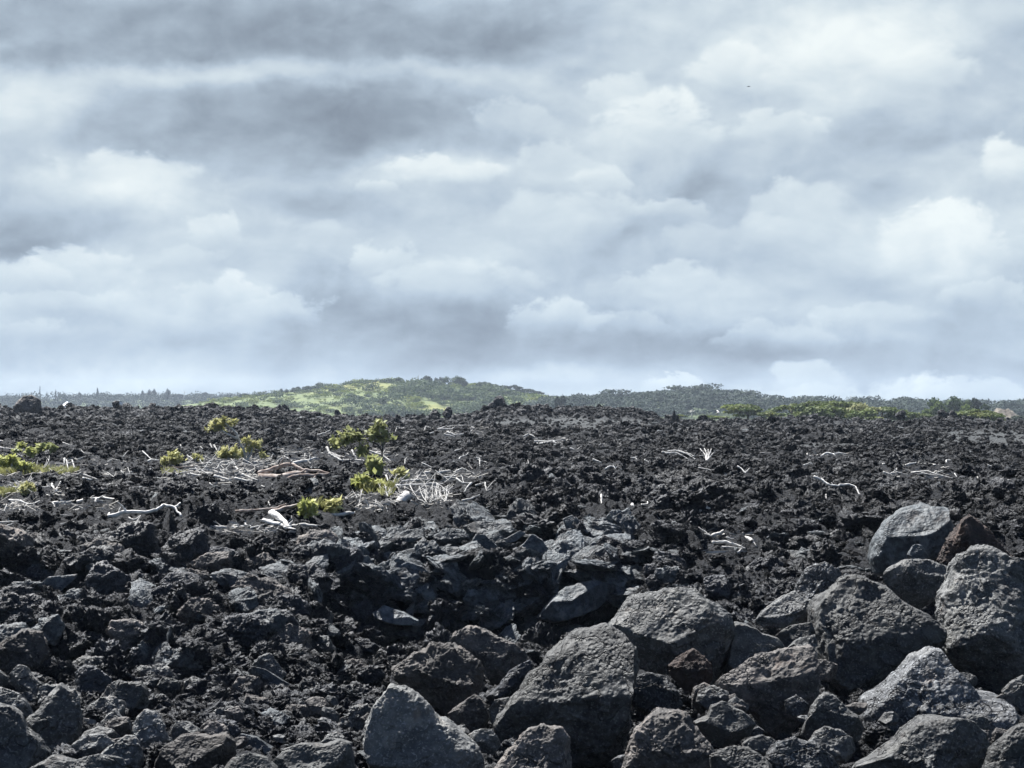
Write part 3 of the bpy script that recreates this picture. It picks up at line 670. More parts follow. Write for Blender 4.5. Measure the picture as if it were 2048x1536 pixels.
def blocks():
    rr = random.Random(99)
    for (x0, y0, x1, y1), n, (w0, w1), mats, lb, ydk in (
            ((-30, 1075, 420, 1330), 34, (50, 135), ('clinker', 'clinker', 'slab', 'boulder_brown'), 'big angular lava block with sunlit top on the left slope', None),
            ((420, 1075, 760, 1330), 30, (50, 135), ('clinker', 'clinker', 'slab', 'boulder_brown'), 'big angular lava block with sunlit top between the left cave and the cliff', None),
            ((420, 1330, 780, 1470), 22, (36, 95), ('clinker', 'boulder', 'boulder_brown'), 'angular block in the rubble left of the pale wedge boulder', None),
            ((-20, 1320, 420, 1440), 20, (36, 85), ('clinker', 'boulder', 'boulder'), 'angular block among the rubble above the bottom left boulders', None),
            ((1290, 1080, 1700, 1220), 22, (36, 90), ('clinker', 'clinker', 'slab'), 'angular lava block behind the right boulder heap', None),
            ((740, 1060, 1290, 1240), 8, (50, 110), ('clinker', 'slab', 'clinker'), 'thick broken block among the ropy slabs of the cliff', None),
            ((1240, 1330, 2040, 1530), 34, (30, 75), ('boulder', 'boulder_pale', 'boulder_brown', 'boulder_spongy'), 'small stone wedged in a gap of the right boulder heap', 1.5),
            ((0, 1400, 980, 1530), 22, (28, 75), ('boulder', 'boulder_pale', 'boulder_brown'), 'small stone wedged in a gap of the bottom left boulders', 1.2)):
        for _ in range(n):
            cx, cy = rr.uniform(x0, x1), rr.uniform(y0, y1); w = rr.uniform(w0, w1)/2; h = w*rr.uniform(.5, .95); k = rr.randint(6, 9); tl = rr.uniform(-.5, .5); a0 = rr.uniform(0, 6.28)
            poly = []
            for i in range(k):
                a = a0+6.283*i/k+rr.uniform(-.25, .25); q = rr.uniform(.75, 1.12); X, Y = w*q*math.cos(a), h*q*math.sin(a)
                poly.append((cx+X*math.cos(tl)-Y*math.sin(tl), cy+X*math.sin(tl)+Y*math.cos(tl)))
            if ydk is None: d = ground_d(cx, cy+h*.3)-.1
            else: d = float(np.interp(cy, *YD))+ydk
            z = CAMZ+(HZ-cy)/F*d
            if covers_box(cx-w*.85, cx+w*.85, cy-h*.9, cy+h*.9, d): continue
            small = w < 26
            boulder(poly, lb, rr.choice(mats), None, d, 'lava_block' if ydk is None else 'stone', lb.replace('block', 'blocks').replace('stone', 'stones'), 'lava block' if ydk is None else 'stone',
                    ridge=rr.uniform(.22, .6), tilt=rr.uniform(-.6, .4), deep=rr.uniform(.8, 1.2), scoops=8 if ydk is None else 3, rough=rr.uniform(1.8, 3.2) if ydk is None else 1.2, res=4 if small else 5, facets=5)
PLATES = []
for k in range(10):
    V, T = clinker(700+k, 5, (1, RNG.uniform(.55, .9), RNG.uniform(.24, .40)), .32, 9)
    PLATES.append(mesh_from(V, T, 'lava_slab', M['slab']))
def plates():
    for (x0, y0, x1, y1), n, (w0, w1), lb in (((650, 1030, 960, 1190), 62, (40, 120), 'broken plate of ropy lava in the jumble at the left of the cliff head'), ((960, 1025, 1290, 1190), 66, (40, 120), 'broken plate of ropy lava in the jumble at the right of the cliff head'),
                                              ((740, 1140, 1270, 1290), 44, (46, 120), 'broken plate of lava tilted against the upper face of the dark cliff'), ((200, 1080, 700, 1330), 22, (40, 110), 'broken lava plate tilted among the ledges of the left slope')):
        for _ in range(n):
            px, py = random.uniform(x0, x1), random.uniform(y0, y1); d = ground_d(px, py, up=.2); wp = random.uniform(w0, w1)/2
            if covers_box(px-wp*.8, px+wp*.8, py-wp*.6, py+wp*.6, d): continue
            s = wp/F*d
            o = put('lava_slab', PLATES[random.randrange(10)], at(px, py, d-s*.15))
            o.scale = (s, s, s); o.rotation_euler = (random.gauss(.45, .5), random.gauss(0, .45), random.gauss(0, .9))
            tag(o, lb, 'lava slab', lb.replace('plate', 'plates'))
def chunks():
    nchunk = 0
    for (x0, y0, x1, y1), n, (w0, w1), lb in ZONES:
        for _ in range(n):
            px, py = random.uniform(x0, x1), random.uniform(min(y0, y1), max(y0, y1))
            d = ground_d(px, py); w = random.uniform(w0, w1)*random.uniform(.75, 1)
            s = w/2/F*d
            X = (px-1024)/F*d; z = CAMZ+(HZ-py)/F*d
            if covers_box(px-w*.4, px+w*.4, py-w*.4, py+w*.4, d): continue
            me = chunk_mesh[random.randrange(14)] if random.random() < .85 else chunk_mesh[14+random.randrange(4)]
            o = put('lava_chunk', me, (X, d-s*.2, z))
            o.scale = (s, s, s*random.uniform(.8, 1.15)); o.rotation_euler = (random.uniform(-.5, .5), random.uniform(-.5, .5), random.uniform(0, 6.28))
            tag(o, lb, 'lava chunk', lb.replace('chunk', 'chunks')); nchunk += 1
    print('chunks', nchunk)
# ------------------------------------------------------------------ dead wood
def tube(P, R, k=8, seed=0, knot=.22):
    P = np.array(P, float); R = np.array(R, float)
    # resample smoothly
    seg = np.linalg.norm(np.diff(P, axis=0), axis=1); L = np.concatenate([[0], np.cumsum(seg)])
    n = int(max(4, min(40, L[-1]/max(R.mean()*1.2, .01))))
    t = np.linspace(0, L[-1], n)
    Q = np.stack([np.interp(t, L, P[:, i]) for i in range(3)], 1); r = np.interp(t, L, R)
    r = r*(1+knot*fbm(np.stack([t/max(R.mean(), .01)*.35, t*0+seed*3.7, t*0], 1), 2))
    w = .6*R.mean()
    Q = Q+w*np.stack([fbm(np.stack([t/max(R.mean(), .01)*.2, t*0+seed, t*0+i*9], 1), 2) for i in range(3)], 1)
    T = np.gradient(Q, axis=0); T /= np.linalg.norm(T, axis=1)[:, None]+1e-9
    up = np.array([0, 1, .3]); a = np.cross(T, up); a /= np.linalg.norm(a, axis=1)[:, None]+1e-9; b = np.cross(T, a)
    th = np.linspace(0, 2*math.pi, k, endpoint=False)
    rr = r[:, None]*(1+.18*np.sin(th*2+seed)+.1*np.sin(th*3+seed*2))[None, :]
    V = (Q[:, None, :]+rr[..., None]*(np.cos(th)[None, :, None]*a[:, None, :]+np.sin(th)[None, :, None]*b[:, None, :])).reshape(-1, 3)
    Fc = []
    for i in range(n-1):
        for j in range(k):
            Fc.append((i*k+j, i*k+(j+1) % k, (i+1)*k+(j+1) % k, (i+1)*k+j))
    c0, c1 = len(V), len(V)+1
    V = np.concatenate([V, Q[:1], Q[-1:]])
    for j in range(k):
        Fc.append((c0, (j+1) % k, j, c0)); Fc.append((c1, (n-1)*k+j, (n-1)*k+(j+1) % k, c1))
    return V, Fc
def tubes_mesh(lines, name, mat):
    Vs, quads, tris, o = [], [], [], 0
    for s, (P, R) in enumerate(lines):
        V, Fc = tube(P, R, seed=s+random.random()*50)
        for f in Fc:
            if f[0] == f[3]: tris.append((f[0]+o, f[1]+o, f[2]+o))
            else: quads.append(tuple(x+o for x in f))
        Vs.append(V); o += len(V)
    V = np.concatenate(Vs)
    tr = tris+[(q[0], q[1], q[2]) for q in quads]+[(q[0], q[2], q[3]) for q in quads]
    return V, np.array(tr), mat
ZF = {1: (0, 850, 5.12), 2: (300, 820, 5.39), 3: (620, 820, 5.12), 4: (400, 940, 5.12), 5: (820, 820, 4.876), 6: (1240, 860, 5.12), 7: (1580, 840, 4.376)}
def wood(zf, lines, label=None, mat='wood', group=None, name='dead_branch', cat='dead branch', lift=2.0, upright=False):
    """lines: [(points in a zoomed crop of the photo, width there)], all of one piece of wood, lying where its lowest point meets the lava"""
    ox, oy, sc = ZF[zf]
    L = [([(ox+x/sc, oy+y/sc) for x, y in pts], w/sc) for pts, w in lines]
    allp = [p for pts, _ in L for p in pts]
    xs = [p[0] for p in allp]; ylow = max(p[1] for p in allp); xc = sum(xs)/len(xs)
    d0 = ground_d(xc, ylow+1.0, hi=226)
    yaw = random.uniform(-.5, .5); out = []
    for pts, w in L:
        P = []
        for (x, y) in pts:
            X = (x-xc)/F*d0
            dd = d0+X*yaw*.6+(ylow-y)/F*d0*1.5
            P.append(at(x, y-lift*.3, dd))
        R = np.linspace(1.0, .45, len(P))*w/2/F*d0*(1.55 if w*5/sc > 19 else 1.2)
        out.append((P, R))
    for (P, R), (pts, w) in zip(out, L):
        n = max(2, int(np.hypot(pts[-1][0]-pts[0][0], pts[-1][1]-pts[0][1])/3)+2*len(pts))
        for f in np.linspace(0, len(pts)-1, n):
            i = min(int(f), len(pts)-2); a, b = pts[i], pts[i+1]; g = f-i
            keep_clear(a[0]+(b[0]-a[0])*g, a[1]+(b[1]-a[1])*g-lift*.3, w*.6, max(p[1] for p in P)+.2)
    for (P, R) in list(out):                              # broken side twigs and stubs
        P = np.array(P)
        for _ in range(2 if R[0] > .03 else 1):
            i = random.randrange(len(P)-1); f = random.random(); b0 = P[i]*(1-f)+P[i+1]*f
            ax = P[i+1]-P[i]; L0 = np.linalg.norm(P[-1]-P[0])*random.uniform(.08, .28)
            dv = ax/(np.linalg.norm(ax)+1e-6)*random.uniform(-.2, .9)+np.array([random.uniform(-.5, .5), random.uniform(-.6, .3), random.uniform(.1, .8)])
            dv = dv/np.linalg.norm(dv)*L0
            out.append(([b0, b0+dv*.6, b0+dv+np.array([0, 0, -.1*L0])], [R.mean()*.45, R.mean()*.3, R.mean()*.15]))
    V, T, m = tubes_mesh(out, name, mat)
    c = V.mean(0); c[2] = V[:, 2].min()
    o = put(name, mesh_from(V-c, T, name, M[mat]), c)
    tag(o, label, cat, group)
    return o
LG = 'bleached logs and dead branches on the lava'
# left pile (crop 1)
wood(1, [([(880, 995), (1000, 970), (1150, 930), (1300, 895), (1450, 895), (1600, 880), (1640, 850), (1690, 812), (1790, 855), (1860, 940)], 46), ([(1790, 845), (1850, 800)], 22), ([(1110, 930), (1120, 900)], 24)],
     'long smooth white log ending in a raised elbow, at the left of the field', group=LG, name='dead_log', cat='log')
wood(1, [([(1320, 950), (1360, 975), (1400, 960), (1440, 930)], 14), ([(1350, 1000), (1400, 990), (1440, 930)], 8)], 'small tangle of white twigs under the long smooth white log', group=LG)
wood(1, [([(540, 800), (640, 795), (700, 795)], 22), ([(780, 790), (900, 765), (1060, 747), (1210, 768)], 34), ([(980, 760), (985, 822)], 24), ([(860, 800), (830, 850)], 16), ([(540, 800), (570, 860)], 14), ([(690, 800), (740, 775)], 20)],
     'short legged white log left above the long smooth log', group=LG, name='dead_log', cat='log')
wood(1, [([(90, 770), (200, 775), (280, 812), (350, 805), (405, 775)], 14), ([(280, 812), (240, 852)], 10), ([(210, 775), (250, 800)], 18)], 'forked white branch with a curved end at the left edge', group=LG)
wood(1, [([(0, 1000), (90, 995), (190, 988)], 20), ([(30, 1045), (140, 1010)], 12)], 'pale log lying level at the left edge below the forked branch', group=LG, name='dead_log', cat='log')
wood(1, [([(600, 1017), (680, 1008), (755, 988)], 10)], 'thin stick lying left of the long smooth white log', group=LG)
wood(1, [([(545, 695), (530, 600)], 40), ([(560, 690), (600, 640), (622, 585)], 30), ([(545, 695), (600, 670)], 34)], 'V shaped white stump standing at the left', group=LG, name='dead_stump', cat='stump')
wood(1, [([(680, 360), (700, 475)], 12), ([(740, 365), (775, 482)], 12), ([(680, 400), (755, 375)], 12), ([(660, 345), (660, 400)], 16)], 'upright ladder shaped dead branches beside the yellow grass', group=LG)
wood(1, [([(860, 515), (940, 540), (1000, 565)], 20)], 'short straight white log lying right of the yellow grass', group=LG, name='dead_log', cat='log')
wood(1, [([(845, 548), (945, 562)], 22)], 'white splinter lying against the short straight log', group=LG)
wood(1, [([(1085, 388), (1150, 350), (1225, 365)], 11), ([(1085, 388), (1060, 400)], 8)], 'bent thin branch lying between the two left plant groups', group=LG)
wood(1, [([(1460, 270), (1545, 352), (1640, 365)], 12), ([(1515, 375), (1548, 352)], 18)], 'three armed dead branch left of the round green shrub', group=LG)
wood(1, [([(1340, 485), (1490, 460)], 13)], 'straight stick pointing at the long reddish pole', group=LG)
wood(1, [([(1430, 442), (1600, 445), (1800, 438), (1990, 425)], 15)], 'long straight reddish pole lying below the round green shrub', 'wood_brown', LG)
for pts, w in (([(0, 165), (75, 170)], 14), ([(0, 232), (70, 245)], 12), ([(110, 205), (200, 195)], 14), ([(60, 240), (270, 262)], 10), ([(640, 180), (720, 210), (740, 205)], 10), ([(830, 260), (860, 290), (940, 296)], 9),
               ([(780, 360), (880, 320)], 8), ([(950, 350), (1020, 340)], 10), ([(1260, 330), (1310, 265)], 9), ([(1100, 490), (1170, 540), (1190, 480)], 11), ([(1240, 470), (1270, 510), (1400, 500)], 12), ([(1310, 440), (1330, 500)], 8),
               ([(480, 320), (520, 330)], 20), ([(565, 400), (660, 400)], 14), ([(180, 300), (260, 340)], 8)):
    wood(1, [(pts, w)], 'small bleached stick strewn around the leafy plants at the left', group='small sticks strewn around the left plants')
for pts, w in (([(0, 590), (90, 592)], 12), ([(300, 570), (352, 602)], 9), ([(440, 605), (470, 572), (490, 566)], 11), ([(0, 620), (120, 650), (200, 640)], 12), ([(100, 690), (220, 630)], 8), ([(230, 610), (420, 640)], 10), ([(380, 690), (440, 640), (520, 630)], 16), ([(20, 660), (110, 610)], 8),
               ([(40, 890), (70, 820), (130, 815)], 12), ([(130, 870), (190, 845)], 10), ([(0, 895), (60, 860)], 9), ([(620, 925), (720, 930)], 10)):
    wood(1, [(pts, w)], 'small bleached stick in the litter left of the V shaped stump', group='small sticks left of the V shaped stump')
wood(1, [([(1975, 825), (1960, 750)], 9), ([(1965, 790), (2005, 745)], 8)], 'small upright twig above the elbow of the long smooth log', group=LG)
# middle pile (crop 2)
wood(2, [([(1170, 692), (1330, 632), (1480, 592), (1530, 592), (1650, 650), (1800, 655), (1935, 690)], 40), ([(1180, 738), (1400, 725), (1600, 690), (1700, 660)], 84), ([(1430, 755), (1600, 705), (1800, 705), (1935, 690)], 34), ([(1800, 700), (1735, 770)], 14)],
     'big split grey brown trunk lying humped in the middle left of the field', 'wood_brown', LG, 'dead_log', 'log')
for pts, w, lb in (([(370, 690), (520, 705), (700, 742)], 26, 'flat bleached plank like log at the left of the wood pile'), ([(230, 715), (340, 678), (470, 665)], 18, 'pale branch at the upper left end of the wood pile'),
                   ([(590, 715), (700, 745), (805, 772)], 22, 'slanting white log in the middle of the wood pile'), ([(690, 712), (790, 735), (875, 762)], 22, 'white log beside the slanting log in the wood pile'),
                   ([(910, 738), (1040, 765), (1165, 772)], 26, 'thick white log at the right end of the wood pile'), ([(990, 695), (1090, 735), (1165, 762)], 18, 'white branch above the thick log at the right end of the wood pile'),
                   ([(925, 622), (968, 665), (972, 702)], 20, 'curved upright white branch rising out of the wood pile'), ([(825, 640), (850, 680), (880, 695)], 12, 'short curved twig left of the curved upright branch'),
                   ([(1550, 575), (1690, 545), (1785, 520)], 28, 'white knotty log above the big split trunk'), ([(1450, 508), (1535, 555)], 18, 'short white log leaning left of the knotty log'),
                   ([(1905, 400), (1928, 458), (2000, 495), (2060, 530)], 20, 'white branch with hooked end left of the tall sapling'), ([(1805, 270), (1880, 252), (1945, 218)], 13, 'small forked stick alone on the dark slope'),
                   ([(690, 380), (732, 455)], 16, 'short white stake leaning beside the green shrub')):
    wood(2, [(pts, w)], lb, group=LG, name='dead_log' if 'log' in lb.split() else 'dead_branch', cat='log' if 'log' in lb.split() else 'dead branch')
for pts, w in (([(650, 370), (670, 410)], 12), ([(355, 595), (470, 560)], 14), ([(355, 510), (440, 545), (520, 520)], 13), ([(400, 490), (460, 530), (380, 590)], 10), ([(560, 590), (640, 570), (720, 590)], 16), ([(640, 555), (710, 520)], 10), ([(720, 640), (760, 570), (900, 550)], 14),
               ([(700, 660), (780, 690), (800, 640)], 14), ([(420, 640), (560, 640), (700, 660)], 13), ([(450, 720), (560, 700)], 18), ([(150, 700), (260, 690)], 14), ([(980, 500), (1030, 560), (1100, 580)], 12), ([(1050, 570), (1200, 560), (1280, 545)], 20), ([(1080, 600), (1180, 590), (1390, 560)], 12), ([(1110, 540), (1150, 510)], 9),
               ([(1300, 530), (1330, 470)], 9), ([(1400, 455), (1445, 430)], 12), ([(1530, 470), (1660, 445)], 9), ([(1670, 520), (1670, 470)], 10), ([(1720, 440), (1790, 420)], 12), ([(1730, 585), (1700, 545)], 14), ([(400, 785), (540, 795)], 10), ([(640, 795), (680, 820)], 20), ([(770, 805), (880, 818)], 10), ([(1070, 790), (1120, 780)], 14), ([(1310, 810), (1375, 800)], 18), ([(980, 645), (1010, 685)], 14),
               ([(480, 410), (520, 395)], 12), ([(545, 400), (570, 425)], 10), ([(330, 380), (335, 400)], 16), ([(1560, 318), (1600, 330)], 12), ([(1680, 330), (1760, 340)], 8), ([(1860, 740), (1915, 755)], 14), ([(1200, 820), (1240, 830)], 12)):
    wood(2, [(pts, w)], 'small bleached stick in or near the middle wood pile under the leaning sapling', group='small sticks of the middle wood pile')
# pile above the cliff (crops 3, 4)
wood(3, [([(990, 860), (930, 935), (860, 1005), (832, 1060)], 74)], 'thick sawn off white log tilted up at the head of the cliff', group=LG, name='dead_log', cat='log')
wood(3, [([(0, 1140), (150, 1115), (250, 1080), (420, 1062), (650, 1045), (760, 1030)], 44)], 'long low grey log lying along the head of the cliff', group=LG, name='dead_log', cat='log')
wood(3, [([(175, 385), (195, 430), (250, 455), (335, 490)], 20)], 'white branch with bent tip left below the tall sapling', group=LG)
wood(3, [([(195, 450), (320, 522), (460, 517), (600, 525)], 20), ([(430, 415), (478, 505)], 16)], 'long white branch with one raised arm lying left of the tall sapling', group=LG)
wood(3, [([(600, 420), (740, 465), (830, 530), (875, 558)], 16), ([(740, 455), (770, 408)], 11), ([(640, 405), (690, 410)], 8)], 'slanting white branch crossing behind the stem of the tall sapling', group=LG)
wood(3, [([(970, 560), (975, 510), (997, 483)], 12)], 'short hooked stick standing right of the tall sapling', group=LG)
wood(3, [([(1145, 545), (1255, 592)], 10)], 'thin straight stick lying right of the hooked stick', group=LG)
wood(3, [([(760, 622), (900, 640), (1050, 655)], 22), ([(1170, 655), (1300, 650), (1440, 622)], 36)], 'broken white log lying level right of the sapling stem', group=LG, name='dead_log', cat='log')
wood(3, [([(1470, 640), (1560, 595), (1635, 632)], 15)], 'arched white twig at the right end of the broken level log', group=LG)
wood(3, [([(1525, 510), (1540, 485), (1600, 465), (1622, 440)], 11)], 'bent wiry branch beside a black lava lump', group=LG)
wood(3, [([(1700, 490), (1738, 500), (1740, 580)], 14), ([(1740, 520), (1815, 540)], 8)], 'hooked upright branch right of the wiry branch', group=LG)
wood(3, [([(820, 745), (1000, 725), (1150, 714), (1295, 714)], 17)], 'long thin white pole on top of the tangle at the cliff head', group=LG)
wood(3, [([(840, 778), (1050, 765), (1290, 752), (1520, 772)], 14)], 'second long white pole below the thin pole on the tangle', group=LG)
wood(3, [([(1500, 705), (1560, 748), (1650, 752)], 18), ([(1655, 748), (1610, 790), (1578, 842)], 16)], 'angular white branch at the right end of the tangle', group=LG)
wood(3, [([(1695, 775), (1780, 748)], 15), ([(1790, 750), (1808, 832)], 14), ([(1815, 810), (1878, 733)], 13), ([(1805, 835), (1862, 810)], 12)], 'splayed bundle of white branches right of the tangle', group=LG)
wood(3, [([(1555, 932), (1640, 912), (1740, 868)], 20)], 'short white stick pointing right just above the cliff', group=LG)
wood(3, [([(780, 672), (805, 745)], 16)], 'short upright stub beside the sapling stem', group=LG)
wood(3, [([(1370, 692), (1495, 680)], 16), ([(1380, 692), (1430, 730)], 8)], 'small white stick with side twig above the tangle', group=LG)
def tangle(zf, box, n, ln, wd, ang, label, group, seed, curve=.25):
    rr = random.Random(seed)
    for _ in range(n):
        x, y = rr.uniform(box[0], box[2]), rr.uniform(box[1], box[3]); a = rr.gauss(*ang); l = rr.uniform(*ln); pts = [(x, y)]
        for k in range(3):
            a += rr.uniform(-curve, curve)*1.6; pts.append((pts[-1][0]+l/3*math.cos(a), pts[-1][1]-l/3*math.sin(a)))
        lines = [(pts, rr.uniform(*wd)*.62)]
        if rr.random() < .5:
            a2 = a+rr.choice((-.7, .7)); lines.append(([pts[2], (pts[2][0]+l*.3*math.cos(a2), pts[2][1]-l*.3*math.sin(a2))], wd[0]*.55))
        wood(zf, lines, label, group=group)
tangle(3, (1170, 900, 1400, 985), 26, (80, 190), (9, 15), (1.65, .35), 'upright bleached twig in the tangle standing above the cliff', 'upright twigs of the tangle above the cliff', 3)
tangle(3, (780, 740, 1400, 860), 40, (80, 220), (8, 14), (0.1, .5), 'bleached twig lying in the tangle above the cliff', 'lying twigs of the tangle above the cliff', 4)
tangle(3, (330, 860, 800, 1020), 40, (70, 170), (7, 14), (.35, .6), 'pale twig in the dry litter behind the long low log', 'twigs behind the long low log', 5)
tangle(3, (760, 620, 1800, 690), 14, (40, 110), (9, 14), (0, .5), 'small white twig beside the broken level log', 'twigs beside the broken level log', 6)
tangle(3, (870, 170, 960, 200), 5, (25, 50), (8, 11), (.6, .8), 'tiny white twig far back on the lava right of the sapling top', 'tiny twigs behind the sapling', 16)
wood(4, [([(140, 580), (300, 597), (440, 580), (565, 560)], 30), ([(455, 535), (482, 608)], 30)], 'gnarled white log with a knob lying left of the white stump', group=LG, name='dead_log', cat='log')
wood(4, [([(515, 598), (655, 565)], 20)], 'short white log touching the left root of the white stump', group=LG, name='dead_log', cat='log')
wood(4, [([(728, 425), (780, 465), (830, 500), (885, 570), (935, 588)], 62), ([(645, 520), (720, 532), (810, 560), (880, 600)], 42), ([(795, 620), (820, 575)], 24), ([(860, 590), (980, 608)], 24)],
     'bright white upturned stump with spread roots at the cliff head', group=LG, name='dead_stump', cat='stump')
wood(4, [([(360, 422), (550, 412), (700, 400), (800, 382), (885, 345)], 22), ([(740, 430), (880, 385), (1000, 360)], 54)], 'tapering grey brown trunk lying behind the white stump', 'wood_brown', LG, 'dead_log', 'log')
wood(4, [([(940, 580), (1080, 560), (1200, 575)], 34)], 'pale root like log just right of the white stump', group=LG, name='dead_log', cat='log')
wood(4, [([(935, 255), (985, 325)], 8)], 'thin leaning twig above the tapering trunk', group=LG)
wood(4, [([(900, 530), (935, 505), (940, 470)], 10)], 'curved twig rising beside the white stump', group=LG)
wood(4, [([(1400, 615), (1560, 592)], 20)], 'short pale log below the long low log at the cliff head', group=LG, name='dead_log', cat='log')
wood(4, [([(700, 330), (720, 370)], 12)], 'short stub standing on the tapering trunk', group=LG)
tangle(4, (560, 590, 900, 640), 9, (40, 90), (10, 18), (0, .5), 'white splinter lying at the foot of the white stump', 'splinters at the foot of the white stump', 7)
tangle(2, (340, 520, 1400, 660), 34, (60, 200), (8, 14), (0.1, .5), 'thin curved bleached branch in the mat under the leaning sapling', 'thin branches of the mat under the leaning sapling', 21)
tangle(1, (0, 430, 720, 520), 16, (60, 160), (8, 13), (0.1, .5), 'thin bleached branch in the yellow grass at the left edge', 'thin branches in the yellow grass', 22)
tangle(1, (0, 600, 560, 710), 18, (60, 180), (8, 13), (0.2, .5), 'thin bleached branch in the heap left of the V shaped stump', 'thin branches left of the V shaped stump', 23)
# middle distance (crops 5, 6, 7)
for pts, w in (([(270, 190), (330, 170), (400, 160)], 13), ([(455, 150), (550, 162)], 12), ([(190, 235), (232, 218)], 14), ([(335, 240), (440, 266)], 15), ([(360, 218), (440, 245), (525, 238)], 16), ([(600, 170), (637, 175)], 14), ([(630, 230), (705, 252)], 12), ([(140, 200), (150, 165), (205, 175)], 10), ([(400, 190), (440, 170)], 16), ([(590, 215), (610, 190)], 10), ([(520, 260), (590, 250)], 12), ([(290, 190), (420, 185)], 11)):
    wood(5, [(pts, w)], 'white stick of the scattered wood far back in the centre of the field', group='scattered wood far back in the centre')
wood(5, [([(1105, 262), (1155, 238), (1255, 282)], 16)], 'bent white branch far back, topmost of the centre right wood', group=LG)
wood(5, [([(1210, 308), (1340, 308), (1475, 298)], 15), ([(1265, 332), (1375, 312)], 16), ([(1400, 310), (1440, 340)], 14)], 'spread white branch lying flat in the centre right distance', group=LG)
for pts, w in (([(1450, 268), (1515, 276)], 10), ([(1565, 322), (1605, 316)], 12), ([(1560, 378), (1612, 392)], 15), ([(1628, 388), (1655, 368)], 11), ([(1150, 490), (1168, 565)], 7), ([(435, 402), (505, 380)], 10), ([(1780, 485), (1872, 516)], 18), ([(1590, 480), (1622, 488)], 16), ([(1540, 495), (1570, 478)], 8), ([(1140, 330), (1165, 328)], 10), ([(1470, 375), (1520, 362)], 7)):
    wood(5, [(pts, w)], 'single small white stick on the lava right of the field centre', group='single sticks right of the field centre')
wood(5, [([(1865, 830), (1872, 955)], 19)], 'straight white post standing upright above the horn slab', group=LG, name='dead_stake', cat='stake')
wood(5, [([(1905, 578), (1950, 550), (2000, 560), (2070, 585)], 15), ([(1985, 550), (2005, 580)], 10)], 'arched white branch on the lava right of the pale stone', group=LG)
wood(6, [([(430, 232), (570, 212), (690, 250), (775, 305)], 15), ([(460, 240), (580, 235), (700, 300)], 13), ([(590, 212), (720, 250), (765, 275)], 13)], 'bundle of three parallel white branches in the right middle distance', group=LG)
wood(6, [([(885, 318), (870, 250), (820, 195)], 13), ([(885, 318), (890, 250), (865, 190)], 12), ([(890, 318), (915, 250), (935, 195)], 13), ([(890, 318), (955, 235)], 11), ([(870, 260), (810, 270)], 10), ([(900, 265), (905, 200)], 10)],
     'upright dead bush of white fanned branches right of the parallel branches', group=LG, name='dead_bush', cat='dead bush')
wood(6, [([(1200, 375), (1240, 395), (1282, 442), (1325, 395)], 13)], 'hook shaped white twig right of the dead bush', group=LG)
wood(6, [([(800, 388), (900, 405), (975, 430)], 9)], 'thin grey stick lying below the dead bush', group=LG)
wood(6, [([(1060, 432), (1098, 475)], 22)], 'short stubby white piece of wood below the hook shaped twig', group=LG)
wood(6, [([(690, 1092), (765, 1058), (790, 998)], 30), ([(800, 1000), (860, 1035), (935, 1088)], 13), ([(770, 1090), (880, 1072), (955, 1092)], 20), ([(950, 1092), (1065, 1030)], 34)], 'W shaped white branch cluster behind the right boulder heap', group=LG)
wood(6, [([(945, 1150), (1080, 1150), (1200, 1180), (1285, 1215)], 26)], 'arched white log under the W shaped branches', group=LG, name='dead_log', cat='log')
wood(6, [([(1040, 1200), (1150, 1208), (1255, 1220)], 20), ([(1205, 1262), (1245, 1222)], 22)], 'lower white log below the arched log', group=LG, name='dead_log', cat='log')
wood(6, [([(1285, 1110), (1345, 1135), (1395, 1205)], 62)], 'torn tan piece of wood right of the arched white log', 'wood', LG, 'dead_stump', 'stump')
wood(6, [([(1085, 1105), (1200, 1125)], 16)], 'small pale stick above the arched white log', group=LG)
for pts, w in (([(215, 768), (280, 765), (282, 735)], 20), ([(325, 785), (348, 742)], 24), ([(385, 795), (425, 750), (470, 712)], 20), ([(120, 768), (155, 805)], 30), ([(535, 760), (548, 742)], 18), ([(885, 800), (925, 805)], 24), ([(815, 832), (835, 825)], 26), ([(110, 290), (150, 285), (200, 320)], 10), ([(250, 310), (300, 335)], 10), ([(0, 385), (35, 378)], 22), ([(370, 885), (410, 915)], 14), ([(1430, 235), (1550, 235)], 10)):
    wood(6, [(pts, w)], 'small white scrap of wood on the lava behind the cliff right end', group='scraps of wood behind the right end of the cliff')
wood(7, [([(275, 318), (320, 290), (380, 300), (430, 288), (490, 300)], 15), ([(380, 300), (400, 318)], 12)], 'arched pale branch in the distance left of the long right branch', group=LG)
wood(7, [([(205, 500), (280, 522), (335, 568), (435, 582)], 20), ([(430, 570), (520, 565), (575, 590), (622, 682)], 16)], 'long wavy white branch in the right middle distance', group=LG)
wood(7, [([(815, 460), (870, 478), (935, 438)], 14), ([(860, 482), (930, 490)], 12), ([(930, 458), (1035, 482)], 16), ([(935, 440), (935, 420)], 7)], 'spiky white branch at the right beyond the wavy branch', group=LG)
wood(7, [([(1065, 462), (1200, 448), (1300, 482), (1425, 512)], 13), ([(1280, 465), (1335, 445)], 12), ([(1150, 470), (1290, 490)], 12)], 'long flat pale branch right of the spiky branch', group=LG)
